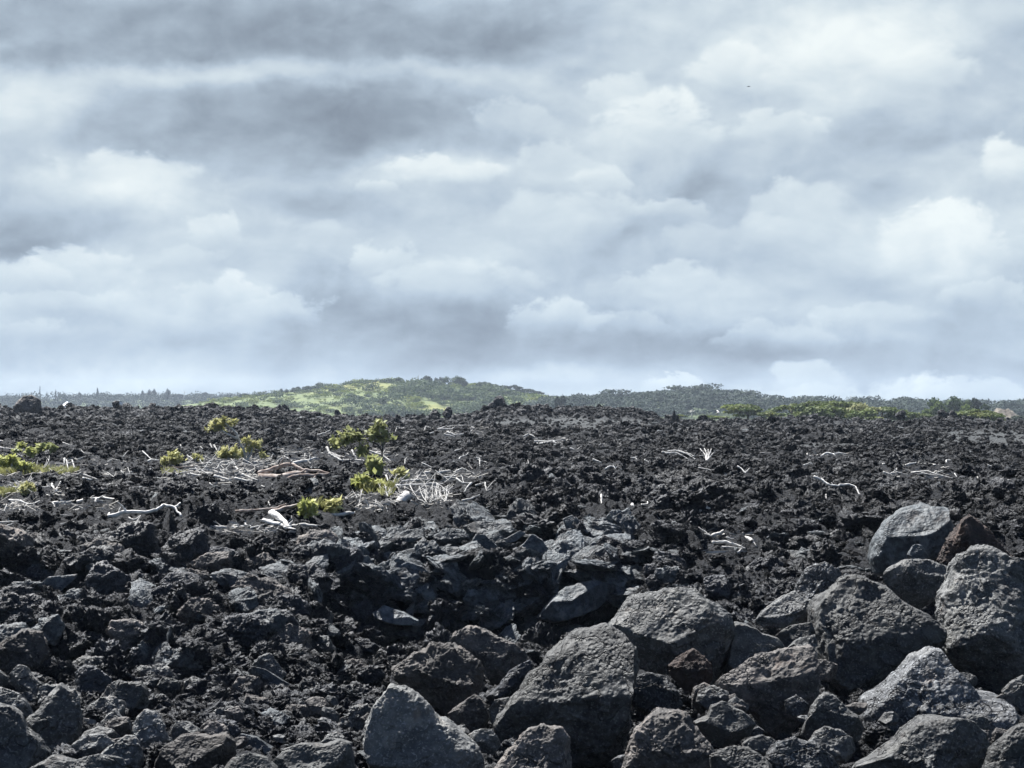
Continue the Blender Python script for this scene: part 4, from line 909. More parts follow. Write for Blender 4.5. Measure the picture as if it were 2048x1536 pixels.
for pts, w in (([(1015, 397), (1105, 374)], 15), ([(815, 387), (848, 383)], 15), ([(1145, 387), (1195, 385)], 10), ([(1255, 397), (1305, 390)], 14), ([(1365, 378), (1370, 355), (1412, 355)], 13), ([(1728, 398), (1785, 416)], 13), ([(1840, 520), (1900, 528), (1975, 522)], 14), ([(150, 295), (150, 312)], 10), ([(240, 305), (242, 326)], 10), ([(175, 315), (190, 322)], 12), ([(120, 400), (190, 372)], 10), ([(960, 370), (965, 378)], 12), ([(1360, 270), (1390, 275)], 9), ([(1440, 470), (1460, 500)], 8), ([(1640, 500), (1650, 520)], 8), ([(315, 655), (318, 700)], 9)):
    wood(7, [(pts, w)], 'small white stick scattered over the far right of the lava plain', group='small sticks on the far right plain')
wood(5, [([(645, 470), (660, 470), (668, 492)], 10), ([(725, 505), (755, 515), (745, 525)], 8)], 'two tiny curled twigs left of the pale stone', group=LG)
# leaning white stub on the right skyline
wood(6, [([(1000, -165), (1012, -180), (993, -195)], 20)], 'leaning white stub standing on the right skyline', group=LG, name='dead_stake', cat='stake')

# fine bleached litter: chips and splinters beyond counting
def litter():
    Vs, Ts, o = [], [], 0; r = np.random.default_rng(31)
    for zf, x0, y0, x1, y1, n in ((1, 0, 430, 780, 520, 330), (1, 0, 590, 640, 720, 330), (1, 0, 760, 420, 870, 120), (1, 520, 770, 1220, 880, 60), (1, 500, 330, 1400, 520, 120), (2, 140, 640, 1180, 790, 520), (2, 340, 500, 1400, 620, 480), (3, 160, 380, 900, 560, 130), (2, 1400, 400, 1900, 560, 120), (3, 300, 850, 860, 1030, 240), (3, 760, 720, 1420, 860, 110),
                                  (3, 1100, 860, 1420, 1010, 70), (3, 740, 600, 1800, 700, 200), (4, 140, 560, 980, 640, 80), (5, 180, 150, 720, 270, 160), (5, 1200, 270, 1620, 350, 90), (7, 800, 370, 1420, 520, 60), (6, 680, 1040, 1420, 1250, 26), (7, 200, 290, 500, 320, 40)):
        ox, oy, sc = ZF[zf]
        gx, gy = np.linspace(x0, x1, 5), np.linspace(y0, y1, 3); G = [[ground_d(ox+a/sc, oy+b/sc, hi=226) for b in gy] for a in gx]
        for _ in range(n):
            x, y = r.uniform(x0, x1), r.uniform(y0, y1); d = float(np.interp(x, gx, [np.interp(y, gy, g) for g in G]))
            c = at(ox+x/sc, oy+y/sc, d); l = abs(r.normal())*.22+.10 if r.random() < .9 else r.uniform(.4, 1.0); a = r.normal()*.5+(math.pi if r.random() < .5 else 0); t = np.array([math.cos(a), .5*r.normal(), math.sin(a)*.6]); t = t/np.linalg.norm(t)*l/2
            w = r.uniform(.008, .022); n1 = np.cross(t, [0, 1, .4]); n1 = n1/(np.linalg.norm(n1)+1e-6)*w; n2 = np.cross(t, n1); n2 = n2/(np.linalg.norm(n2)+1e-6)*w
            Vs += [c-t+n1, c-t-n1*.5+n2, c-t-n1*.5-n2, c+t+n1*.4, c+t-n1*.2+n2*.4, c+t-n1*.2-n2*.4]
            Ts += [(o, o+1, o+4), (o, o+4, o+3), (o+1, o+2, o+5), (o+1, o+5, o+4), (o+2, o, o+3), (o+2, o+3, o+5), (o, o+2, o+1), (o+3, o+4, o+5)]; o += 6
            keep_clear(ox+x/sc, oy+y/sc, 2, d+.1)
    tag(put('wood_litter', mesh_from(np.array(Vs), np.array(Ts), 'wood_litter', M['litter'], False)), 'fine bleached chips and splinters of wood strewn in the wood piles', 'wood litter', kind='stuff')
litter()
# ------------------------------------------------------------------ plants
def leaf_cloud(lumps, n, size, seed, flat=.5, shell=.55, asp=2.0):
    """many small leaf quads through the volume of ellipsoid lumps [(x,y,z,rx,ry,rz)]"""
    r = np.random.default_rng(seed); L = np.array(lumps, float)
    w = (L[:, 3]*L[:, 4]*L[:, 5])**(2/3); w /= w.sum()
    k = r.choice(len(L), n, p=w)
    q = r.normal(size=(n, 3)); q /= np.linalg.norm(q, axis=1)[:, None]
    rad = r.uniform(shell, 1.08, n)
    C = L[k, :3]+q*rad[:, None]*L[k, 3:]
    nn = q*(1-flat)+np.array([0, 0, 1])*flat+r.normal(size=(n, 3))*.45; nn /= np.linalg.norm(nn, axis=1)[:, None]
    a = np.cross(nn, r.normal(size=(n, 3))); a /= np.linalg.norm(a, axis=1)[:, None]; b = np.cross(nn, a)
    s = size*r.uniform(.6, 1.4, n)
    a = a*(s*asp/2)[:, None]; b = b*(s/2)[:, None]
    V = np.stack([C-a, C-b*.9+a*.1, C+a, C+b*.9+a*.1], 1).reshape(-1, 3)
    return V, np.arange(4*n).reshape(n, 4)
def plant(zf, base, stems, lumps, label, leaf='leaf', n=500, size=.10, name='shrub', cat='shrub', group=None, stemmat='bark', flat=.5, asp=2.2):
    ox, oy, sc = ZF[zf]; px, py = ox+base[0]/sc, oy+base[1]/sc
    d = ground_d(px, py+2); o0 = at(px, py+3, d)
    root = empty(name, o0); tag(root, label, cat, group)
    cv = lambda x, y: at(ox+x/sc, oy+y/sc, d)-o0
    m = 1/sc/F*d
    if stems:
        lines = []
        for pts, w in stems:
            P = [cv(*p)+np.array([0, random.uniform(-.1, .1), 0]) for p in pts]
            lines.append((P, np.linspace(1, .5, len(P))*w/2*m*2.3))
        V, T, mt = tubes_mesh(lines, 'trunk', stemmat)
        put('trunk' if 'tree' in name or 'sapling' in name else 'stem', mesh_from(V, T, 'stem', M[stemmat]), parent=root)
    r = np.random.default_rng(int(base[0]*3+base[1])); C, D2, tw = [], [], []
    area = sum(rx*ry for _, _, rx, ry in lumps)
    for (x, y, rx, ry) in lumps:
        keep_clear(ox+x/sc, oy+y/sc, min(rx, ry)*.8/sc, d+.3)
        c = cv(x, y); R = np.array([rx*m, rx*m*.8, ry*m]); k = max(5, int(26*(rx*ry/area)**.5)); nl = max(3, int(n*rx*ry/area/k))
        for _ in range(k):
            g = r.normal(size=3); g /= np.linalg.norm(g); e = c+g*R*r.uniform(.7, 1.15); b0 = c+g*R*r.uniform(-.1, .3)+np.array([0, 0, -.25*R[2]])
            tw.append(([b0, (b0+e)/2+np.array([0, 0, .06*R[2]]), e], [.011, .008, .004]))
            f = r.uniform(.25, 1.05, nl)[:, None]
            C.append(b0+(e-b0)*f+r.normal(size=(nl, 3))*size*.55); D2.append(np.repeat(((e-b0)/np.linalg.norm(e-b0))[None], nl, 0))
    C = np.concatenate(C); D2 = np.concatenate(D2); k = len(C)
    ax = D2+r.normal(size=(k, 3))*.55; ax /= np.linalg.norm(ax, axis=1)[:, None]
    nn = np.array([0, 0, 1])*flat*1.6+r.normal(size=(k, 3))*.5; bb = np.cross(nn, ax); bb /= np.linalg.norm(bb, axis=1)[:, None]+1e-9
    s_ = size*r.uniform(.6, 1.35, k); ax = ax*(s_*asp/2)[:, None]; bb = bb*(s_/2)[:, None]
    V = np.stack([C-ax, C-bb, C+ax, C+bb], 1).reshape(-1, 3); Q = np.arange(4*k).reshape(k, 4)
    Vt, Tt, _ = tubes_mesh(tw, 'twigs', stemmat); put('twigs', mesh_from(Vt, Tt, 'twigs', M[stemmat]), parent=root)
    put('foliage', mesh_from(V, Q, 'foliage', M[leaf], smooth=False), parent=root)
    return root
plant(2, (1040, 545), [([(1035, 545), (1010, 410), (950, 310), (930, 250), (850, 170), (790, 110)], 15), ([(940, 312), (860, 270), (790, 230), (690, 190)], 10), ([(1045, 540), (1085, 480), (1110, 395)], 12), ([(1045, 540), (1055, 470), (1055, 400)], 10), ([(1010, 410), (1030, 350), (1060, 320)], 8)],
      [(770, 105, 95, 38), (690, 170, 90, 45), (830, 150, 70, 35), (900, 135, 45, 28), (632, 212, 38, 26), (760, 200, 60, 30), (1040, 325, 85, 34), (1130, 370, 85, 42), (1180, 345, 40, 25), (1060, 420, 60, 40), (1230, 485, 58, 30), (1000, 470, 50, 40)],
      'leaning sapling with bare grey stem and flat feathery olive crown at the left', 'leaf', 820, .075, 'sapling', 'sapling', 'saplings growing on the lava', 'bark', .6, 3.0)
plant(2, (850, 545), [([(850, 545), (850, 470), (880, 420)], 9), ([(850, 540), (790, 450)], 8)], [(850, 460, 110, 75), (790, 480, 70, 55), (910, 440, 70, 65), (800, 420, 50, 35)],
      'dense green shrub at the foot of the leaning sapling', 'leaf', 700, .085, group='shrubs on the lava')
plant(2, (230, 600), [([(230, 600), (230, 530)], 8)], [(230, 520, 125, 60), (170, 540, 70, 45), (300, 540, 70, 45), (250, 480, 70, 35)],
      'low round olive shrub left of the wood pile', 'leaf', 620, .08, group='shrubs on the lava')
plant(2, (520, 560), None, [(515, 520, 40, 45)], 'little pale green bush between the two shrubs of the wood pile', 'leaf', 250, .09, group='shrubs on the lava')
plant(3, (752, 700), [([(752, 705), (742, 600), (738, 500), (745, 400), (745, 320), (722, 190)], 13), ([(740, 420), (690, 350), (560, 300), (400, 330)], 8), ([(740, 380), (780, 300)], 8), ([(640, 470), (560, 420), (500, 350)], 9)],
      [(720, 130, 82, 48), (690, 160, 50, 30), (640, 240, 85, 45), (755, 265, 85, 48), (810, 270, 35, 25), (460, 250, 110, 48), (350, 300, 90, 50), (260, 340, 65, 48), (545, 400, 75, 55), (500, 270, 60, 40)],
      'tall thin sapling with tiers of broad green leaves above the tangle', 'leaf_dark', 470, .13, 'sapling', 'sapling', 'saplings growing on the lava', 'bark_dark', .5, 1.7)
plant(3, (682, 745), [([(684, 745), (672, 640)], 9)], [(655, 570, 75, 70), (640, 520, 50, 35), (690, 620, 40, 35)], 'short leafy sapling just left of the tall sapling stem', 'leaf_dark', 300, .13, 'sapling', 'sapling', 'saplings growing on the lava', 'bark_dark', .4, 1.7)
plant(3, (515, 800), [([(515, 805), (512, 740)], 8), ([(514, 770), (562, 722)], 6)], [(508, 728, 42, 40), (530, 750, 25, 20), (565, 712, 24, 20)], 'tiny lime green seedling with two leaf tufts above the dry litter', 'leaf_lime', 150, .13, 'seedling', 'seedling', 'seedlings on the lava', 'bark_dark', .4, 1.5)
plant(4, (1085, 475), [([(1085, 478), (1085, 340)], 8)], [(1085, 320, 35, 42), (1070, 420, 70, 52), (1135, 370, 55, 45), (1040, 380, 35, 30), (1150, 415, 40, 35)], 'bushy lime green seedling behind the long low log', 'leaf_lime', 340, .08, 'seedling', 'seedling', 'seedlings on the lava', 'bark', .4, 1.5)
plant(4, (1340, 430), None, [(1340, 375, 85, 50), (1400, 345, 35, 30)], 'thin yellow green bush right of the bushy lime seedling', 'leaf', 330, .06, group='shrubs on the lava', asp=4)
plant(3, (920, 690), None, [(920, 640, 45, 36), (1000, 712, 22, 14)], 'small olive plant growing through the broken level log', 'leaf', 170, .10, 'seedling', 'seedling', 'seedlings on the lava')
plant(3, (715, 770), None, [(715, 755, 40, 18)], 'low bright tuft at the left end of the tangle', 'leaf_lime', 110, .08, 'seedling', 'seedling', 'seedlings on the lava')
plant(1, (130, 445), [([(132, 448), (125, 395), (100, 370)], 9)], [(75, 355, 85, 42), (30, 390, 55, 35), (125, 370, 35, 30)], 'umbrella shaped lime green plant at the left edge', 'leaf_lime', 330, .11, group='shrubs on the lava', asp=1.6)
plant(1, (315, 320), [([(315, 322), (310, 280)], 8)], [(315, 285, 42, 38), (285, 260, 25, 20)], 'small lime green plant right of the umbrella shaped plant', 'leaf_lime', 220, .115, 'seedling', 'seedling', 'seedlings on the lava', asp=1.6)
plant(1, (225, 235), None, [(225, 210, 26, 18)], 'tiny yellow green tuft at the back left among white sticks', 'leaf_lime', 90, .11, 'seedling', 'seedling', 'seedlings on the lava')
plant(1, (460, 310), [([(470, 310), (440, 250)], 8), ([(470, 310), (520, 230)], 8), ([(470, 310), (400, 200)], 6)], [(450, 250, 95, 48), (540, 250, 40, 40), (410, 215, 40, 26), (520, 205, 40, 22), (160, 255, 45, 18)], 'dark twiggy shrub behind the left plants', 'leaf_dark', 560, .10, group='shrubs on the lava')
plant(1, (240, 455), None, [(245, 420, 85, 32), (190, 415, 40, 22)], 'spreading light green plant above the yellow grass', 'leaf_lime', 260, .09, group='shrubs on the lava')
plant(1, (285, 690), None, [(280, 655, 50, 36)], 'light green bush beside the V shaped stump', 'leaf', 260, .09, group='shrubs on the lava')
# yellow grass and litter
def grass_patch(zf, boxes, label, hgt=(.06, .28)):
    Vs = []; r = np.random.default_rng(77)
    ox, oy, sc = ZF[zf]
    for (x0, y0, x1, y1, n) in boxes:
        gx, gy = np.linspace(x0, x1, 5), np.linspace(y0, y1, 3)
        G = [[ground_d(ox+a/sc, oy+b/sc) for b in gy] for a in gx]
        ctr = [(r.uniform(x0, x1), r.uniform(y0, y1)) for _ in range(max(4, n//22))]
        for _ in range(n):
            c = ctr[r.integers(len(ctr))]
            ax, ay = np.clip(c[0]+r.normal()*12, x0, x1), np.clip(c[1]+r.normal()*6, y0, y1)
            px, py = ox+ax/sc, oy+ay/sc; d = float(np.interp(ax, gx, [np.interp(ay, gy, g) for g in G]))
            X = (px-1024)/F*d; z = CAMZ+(HZ-py)/F*d-.04; keep_clear(px, py-2, 2, d+.2)
            h = r.uniform(*hgt); a = r.uniform(0, 6.28); w = .009; l = np.array([math.cos(a), math.sin(a), 0])*h*r.uniform(.1, .9)
            b = np.array([X, d, z]); t = np.array([-math.sin(a), math.cos(a), 0])*w
            Vs += [b-t, b+t, b+l*.5+t*.7+np.array([0, 0, h*.7]), b+l+np.array([0, 0, h])]
    V = np.array(Vs); n = len(V)//4
    put_o = put('dry_grass', mesh_from(V, np.arange(4*n).reshape(n, 4), 'dry_grass', M['grass'], smooth=False))
    tag(put_o, label, 'grass', kind='stuff')
grass_patch(1, [(0, 480, 380, 525, 550), (260, 450, 660, 505, 650), (560, 470, 785, 505, 420), (0, 690, 130, 728, 350), (200, 640, 330, 700, 130), (1660, 470, 1900, 520, 160)], 'yellow dry grass growing among the left plants and sticks')
grass_patch(3, [(480, 810, 860, 880, 500), (560, 790, 800, 830, 300), (60, 930, 290, 1030, 260), (620, 760, 900, 790, 160)], 'thin yellow dry grass in the litter above the cliff')

print('rubble', rubble())
chunks()
plates()
blocks()
# ------------------------------------------------------------------ far land
def sheet(name, X0, X1, Y0, Y1, z, mat, label, cat):
    V = [(X0, Y0, z), (X1, Y0, z), (X1, Y1, z), (X0, Y1, z)]
    tag(put(name, mesh_from(V, [(0, 1, 2, 3)], name, M[mat])), label, cat, kind='structure')
sheet('ground', -2550, 2550, -60, 2850, -3.6, 'far_plain', 'flat scrubland reaching to the horizon beyond the lava', 'ground')
def hill(name, prof, d0, wid, label, mat, dip=0.0):
    """long ridge: crest profile in photo pixels at distance d0, falling to the plain before and behind"""
    prof = np.array(prof, float); nx, ny = 220, 60
    u = np.linspace(prof[0, 0], prof[-1, 0], nx); yy = np.linspace(-1, 1, ny)
    U, Yn = np.meshgrid(u, yy); U = U.ravel(); Yn = Yn.ravel()
    crest = CAMZ+(HZ-np.interp(U, prof[:, 0], prof[:, 1]))/F*d0
    X = (U-1024)/F*d0; Y = d0+Yn*wid
    f = np.cos(np.clip(Yn, -1, 1)*math.pi/2)**1.4
    Z = -3.9+(crest+3.9)*f+f*fbm(np.stack([X*.02, Y*.02, X*0], 1), 3)*1.3
    i = np.arange(nx*ny).reshape(ny, nx)
    Q = np.stack([i[:-1, :-1].ravel(), i[:-1, 1:].ravel(), i[1:, 1:].ravel(), i[1:, :-1].ravel()], 1)
    me = mesh_from(np.stack([X, Y, Z], 1), Q, name, M[mat])
    dry = np.clip(1-np.hypot((U-735)/190, (Yn+.15)/.55), 0, 1)+.8*np.clip(1-np.hypot((U-900)/300, (Yn+.75)/.22), 0, 1)
    at_ = me.attributes.new('dry_grass', 'FLOAT', 'POINT'); at_.data.foreach_set('value', dry.astype(np.float32))
    tag(put(name, me), label, 'hill', kind='structure')
    def zat(px, yn):
        cz = CAMZ+(HZ-float(np.interp(px, prof[:, 0], prof[:, 1])))/F*d0
        return -3.9+(cz+3.9)*math.cos(yn*math.pi/2)**1.4
    return zat
HC = [(300, 822), (430, 803), (480, 798), (560, 789), (620, 782), (680, 773), (720, 766), (750, 764), (800, 766), (860, 769), (950, 774), (1040, 786), (1100, 797), (1160, 806), (1250, 816), (1330, 824)]
zc = hill('grassy_hill', HC, 1500, 260, 'sunlit yellow green hill rising behind the lava left of centre', 'hill')
HL = [(-700, 812), (-300, 806), (0, 803), (60, 802), (100, 799), (200, 800), (300, 800), (400, 801), (460, 801), (540, 799), (600, 802), (760, 812), (900, 822)]
zl = hill('wooded_ridge', HL, 2300, 260, 'long low hazy wooded ridge at the far left', 'wooded_ground')
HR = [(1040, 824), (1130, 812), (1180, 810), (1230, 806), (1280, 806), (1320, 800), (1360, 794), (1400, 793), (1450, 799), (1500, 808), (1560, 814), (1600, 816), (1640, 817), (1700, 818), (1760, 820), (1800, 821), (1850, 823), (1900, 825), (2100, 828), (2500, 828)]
zr = hill('wooded_hill', HR, 1350, 220, 'dark wooded hill behind the lava right of centre', 'wooded_ground')
ZAT = {'c': (zc, 1500, 260), 'l': (zl, 2300, 260), 'r': (zr, 1350, 220)}
def crown_lumps(kind, r):
    L = []
    if kind == 'round':
        for _ in range(9):
            q = r.normal(size=3); q /= np.linalg.norm(q); s = r.uniform(.25, .42)
            L.append((q[0]*.62, q[1]*.62, .55+q[2]*.33, s, s, s*.75))
    elif kind == 'umbrella':
        for _ in range(9):
            a = r.uniform(0, 6.28); q = math.sqrt(r.uniform(0, 1))*.75; s = r.uniform(.25, .4)
            L.append((q*math.cos(a), q*math.sin(a), .86-.28*q*q-r.uniform(0, .10), s, s, .085))
        for _ in range(6):
            a = r.uniform(0, 6.28); L.append((.55*math.cos(a), .55*math.sin(a), r.uniform(.35, .65), .3, .3, .07))
    elif kind == 'column':
        for k in range(7):
            L.append((r.uniform(-.2, .2), r.uniform(-.2, .2), .15+.12*k, .7-.07*k, .7-.07*k, .12))
    return L
TREE_MESH = {}
def tree_proto(kind, leafm, k):
    key = (kind, leafm, k)
    if key in TREE_MESH: return TREE_MESH[key]
    r = np.random.default_rng(hash(kind) % 1 + 900+k*7+len(kind)*31)
    V, Q = leaf_cloud(crown_lumps(kind, r), 1500, .11 if kind != 'column' else .2, 50+k, .55 if kind == 'umbrella' else .3, .5, 1.4)
    crown = mesh_from(V, Q, 'crown', M[leafm], smooth=False)
    top = .75 if kind == 'umbrella' else .5
    lines = [([(0, 0, 0), (.03, .02, .3), (0, 0, top)], [.045, .035, .02])]
    for j in range(5):
        a = j*1.26+r.uniform(0, .6); q = .5*r.uniform(.7, 1.2)
        lines.append(([(.02, .01, .22+.03*j), (q*.5*math.cos(a), q*.5*math.sin(a), .5), (q*math.cos(a), q*math.sin(a), top)], [.025, .018, .01]))
    V, T, _ = tubes_mesh(lines, 'trunk', 'bark_dark')
    TREE_MESH[key] = (crown, mesh_from(V, T, 'trunk', M['bark_dark']))
    return TREE_MESH[key]
def far_tree(px, ytop, ybase, w, d, kind, leafm, label, group=None, name='tree', cat='tree'):
    """crown top and ground contact by photo row, crown width in photo pixels, at distance d"""
    h = (ybase-ytop)/F*d; s = w/2/F*d
    root = empty(name, at(px, ybase, d)); tag(root, label, cat, group)
    crown, trunk = tree_proto(kind, leafm, far_tree.n % 3); far_tree.n += 1
    a = random.uniform(0, 6.28)
    for nm, me in (('crown', crown), ('trunk', trunk)):
        o = put(nm, me, parent=root); o.scale = (s, s, h); o.rotation_euler = (0, 0, a)
    return root
far_tree.n = 0
def bare_tree(px, ytop, ybase, d, label, group, seed, spread=.25):
    r = random.Random(seed); h = (ybase-ytop)/F*d
    lines = [([(0, 0, 0), (r.uniform(-.1, .1)*h, 0, h*.5), (r.uniform(-.1, .1)*h, 0, h)], [h*.04+.12, h*.03+.1, .08])]
    for k in range(4):
        z = h*r.uniform(.4, .8); a = r.uniform(0, 6.28)
        lines.append(([(0, 0, z), (h*spread*math.cos(a), h*spread*math.sin(a), z+h*r.uniform(.1, .3))], [.12, .06]))
    V, T, _ = tubes_mesh(lines, 'dead_tree', 'bark')
    tag(put('dead_tree', mesh_from(V, T, 'dead_tree', M['bark']), at(px, ybase, d)), label, 'dead tree', group)
# left ridge trees
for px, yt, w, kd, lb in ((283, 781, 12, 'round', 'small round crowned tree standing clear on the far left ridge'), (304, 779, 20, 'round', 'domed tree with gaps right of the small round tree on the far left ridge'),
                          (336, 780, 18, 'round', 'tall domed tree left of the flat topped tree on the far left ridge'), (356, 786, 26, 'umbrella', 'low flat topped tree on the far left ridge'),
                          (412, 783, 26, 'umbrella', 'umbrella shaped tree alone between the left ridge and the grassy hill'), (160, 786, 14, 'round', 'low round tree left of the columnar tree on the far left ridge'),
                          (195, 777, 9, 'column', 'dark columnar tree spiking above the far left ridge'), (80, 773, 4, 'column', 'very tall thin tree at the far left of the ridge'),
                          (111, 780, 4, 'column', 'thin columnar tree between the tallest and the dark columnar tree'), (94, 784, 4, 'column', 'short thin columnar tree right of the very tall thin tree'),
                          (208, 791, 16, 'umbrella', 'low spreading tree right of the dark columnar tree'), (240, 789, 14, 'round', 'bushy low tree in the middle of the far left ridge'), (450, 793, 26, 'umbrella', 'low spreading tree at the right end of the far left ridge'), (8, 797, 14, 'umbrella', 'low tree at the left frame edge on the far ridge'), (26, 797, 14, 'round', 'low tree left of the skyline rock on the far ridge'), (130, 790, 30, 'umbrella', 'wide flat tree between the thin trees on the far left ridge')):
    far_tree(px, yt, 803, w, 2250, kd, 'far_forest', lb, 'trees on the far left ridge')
bare_tree(368, 782, 800, 2240, 'bare leaning dead tree on the far left ridge', 'dead trees on the skyline', 5)
# grassy hill trees
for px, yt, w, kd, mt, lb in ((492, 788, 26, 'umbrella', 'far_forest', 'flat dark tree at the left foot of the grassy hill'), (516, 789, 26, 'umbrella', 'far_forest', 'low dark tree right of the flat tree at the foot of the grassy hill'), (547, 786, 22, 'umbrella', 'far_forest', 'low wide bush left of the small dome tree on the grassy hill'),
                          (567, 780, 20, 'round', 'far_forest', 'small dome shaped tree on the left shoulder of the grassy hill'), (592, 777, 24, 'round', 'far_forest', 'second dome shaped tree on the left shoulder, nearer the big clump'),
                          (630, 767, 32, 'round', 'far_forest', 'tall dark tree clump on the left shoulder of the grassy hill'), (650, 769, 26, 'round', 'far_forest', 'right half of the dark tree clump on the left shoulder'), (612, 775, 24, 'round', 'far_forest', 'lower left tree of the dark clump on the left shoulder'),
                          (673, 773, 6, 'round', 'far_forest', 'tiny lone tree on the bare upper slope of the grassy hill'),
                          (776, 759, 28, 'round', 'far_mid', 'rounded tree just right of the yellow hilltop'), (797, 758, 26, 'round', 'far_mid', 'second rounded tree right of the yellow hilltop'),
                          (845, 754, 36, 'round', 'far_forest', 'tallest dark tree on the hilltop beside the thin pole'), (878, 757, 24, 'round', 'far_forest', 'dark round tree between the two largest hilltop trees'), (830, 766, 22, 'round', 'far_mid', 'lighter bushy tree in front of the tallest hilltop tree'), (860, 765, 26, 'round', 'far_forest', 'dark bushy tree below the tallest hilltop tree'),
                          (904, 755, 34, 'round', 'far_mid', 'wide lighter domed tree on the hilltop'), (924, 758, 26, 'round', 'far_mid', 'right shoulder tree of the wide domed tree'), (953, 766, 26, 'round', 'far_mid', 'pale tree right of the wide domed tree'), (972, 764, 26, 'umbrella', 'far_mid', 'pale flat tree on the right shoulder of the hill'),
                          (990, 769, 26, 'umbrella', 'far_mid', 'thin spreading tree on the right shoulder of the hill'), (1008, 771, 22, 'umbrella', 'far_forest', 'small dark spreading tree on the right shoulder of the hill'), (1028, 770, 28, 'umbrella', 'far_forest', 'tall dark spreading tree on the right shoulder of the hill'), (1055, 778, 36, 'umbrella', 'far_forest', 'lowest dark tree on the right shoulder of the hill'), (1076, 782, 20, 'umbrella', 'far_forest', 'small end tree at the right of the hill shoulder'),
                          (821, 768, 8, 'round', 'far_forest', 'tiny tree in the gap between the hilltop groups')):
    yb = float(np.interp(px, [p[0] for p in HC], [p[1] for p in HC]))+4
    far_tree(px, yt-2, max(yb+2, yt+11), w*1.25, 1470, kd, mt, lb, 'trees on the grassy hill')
far_tree(1122, 793, 822, 30, 900, 'round', 'far_forest', 'dark blue green round tree standing in front of the saddle between the hills', 'trees on the grassy hill')
bare_tree(836, 750, 768, 1480, 'thin dead pole of a tree beside the tallest hilltop tree', 'dead trees on the skyline', 8, .03)
for k, px in enumerate((672, 728, 759, 1087, 1096, 1131, 1142, 1085)):
    yb = float(np.interp(px, [p[0] for p in HC], [p[1] for p in HC]))+2
    bare_tree(px, yb-random.uniform(8, 13), yb, 1485, 'thin bare dead stem on the crest of the grassy hill', 'thin dead stems on the crest of the grassy hill', 20+k, .12)
# wooded hill skyline trees
sk = [(1150, 792), (1175, 790), (1200, 791), (1230, 787), (1255, 787), (1282, 787), (1300, 791), (1330, 785), (1350, 782), (1372, 779), (1395, 777), (1420, 779), (1445, 784), (1478, 783), (1505, 790), (1535, 795), (1558, 795), (1585, 799), (1610, 798), (1640, 800), (1672, 802), (1700, 802), (1725, 804), (1750, 804), (1775, 805), (1800, 806), (1822, 808), (1845, 810), (1868, 812)]
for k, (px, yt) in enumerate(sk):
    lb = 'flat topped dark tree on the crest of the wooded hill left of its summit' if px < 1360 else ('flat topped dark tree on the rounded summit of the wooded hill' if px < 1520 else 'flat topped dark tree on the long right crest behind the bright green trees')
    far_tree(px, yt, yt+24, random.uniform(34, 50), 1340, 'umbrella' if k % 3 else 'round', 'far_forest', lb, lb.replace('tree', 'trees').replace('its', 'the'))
for k, px in enumerate((1567, 1612, 1655, 1672, 1679, 1702, 1708)):
    bare_tree(px, 789+random.uniform(0, 4), 806, 1330, 'thin bare dead tree poking above the crest behind the bright green trees', 'thin dead trees behind the bright green trees', 40+k, .2)
bare_tree(1384, 820, 834, 420, 'white branched bare tree at the foot of the wooded hill', 'dead trees on the skyline', 61, .5)
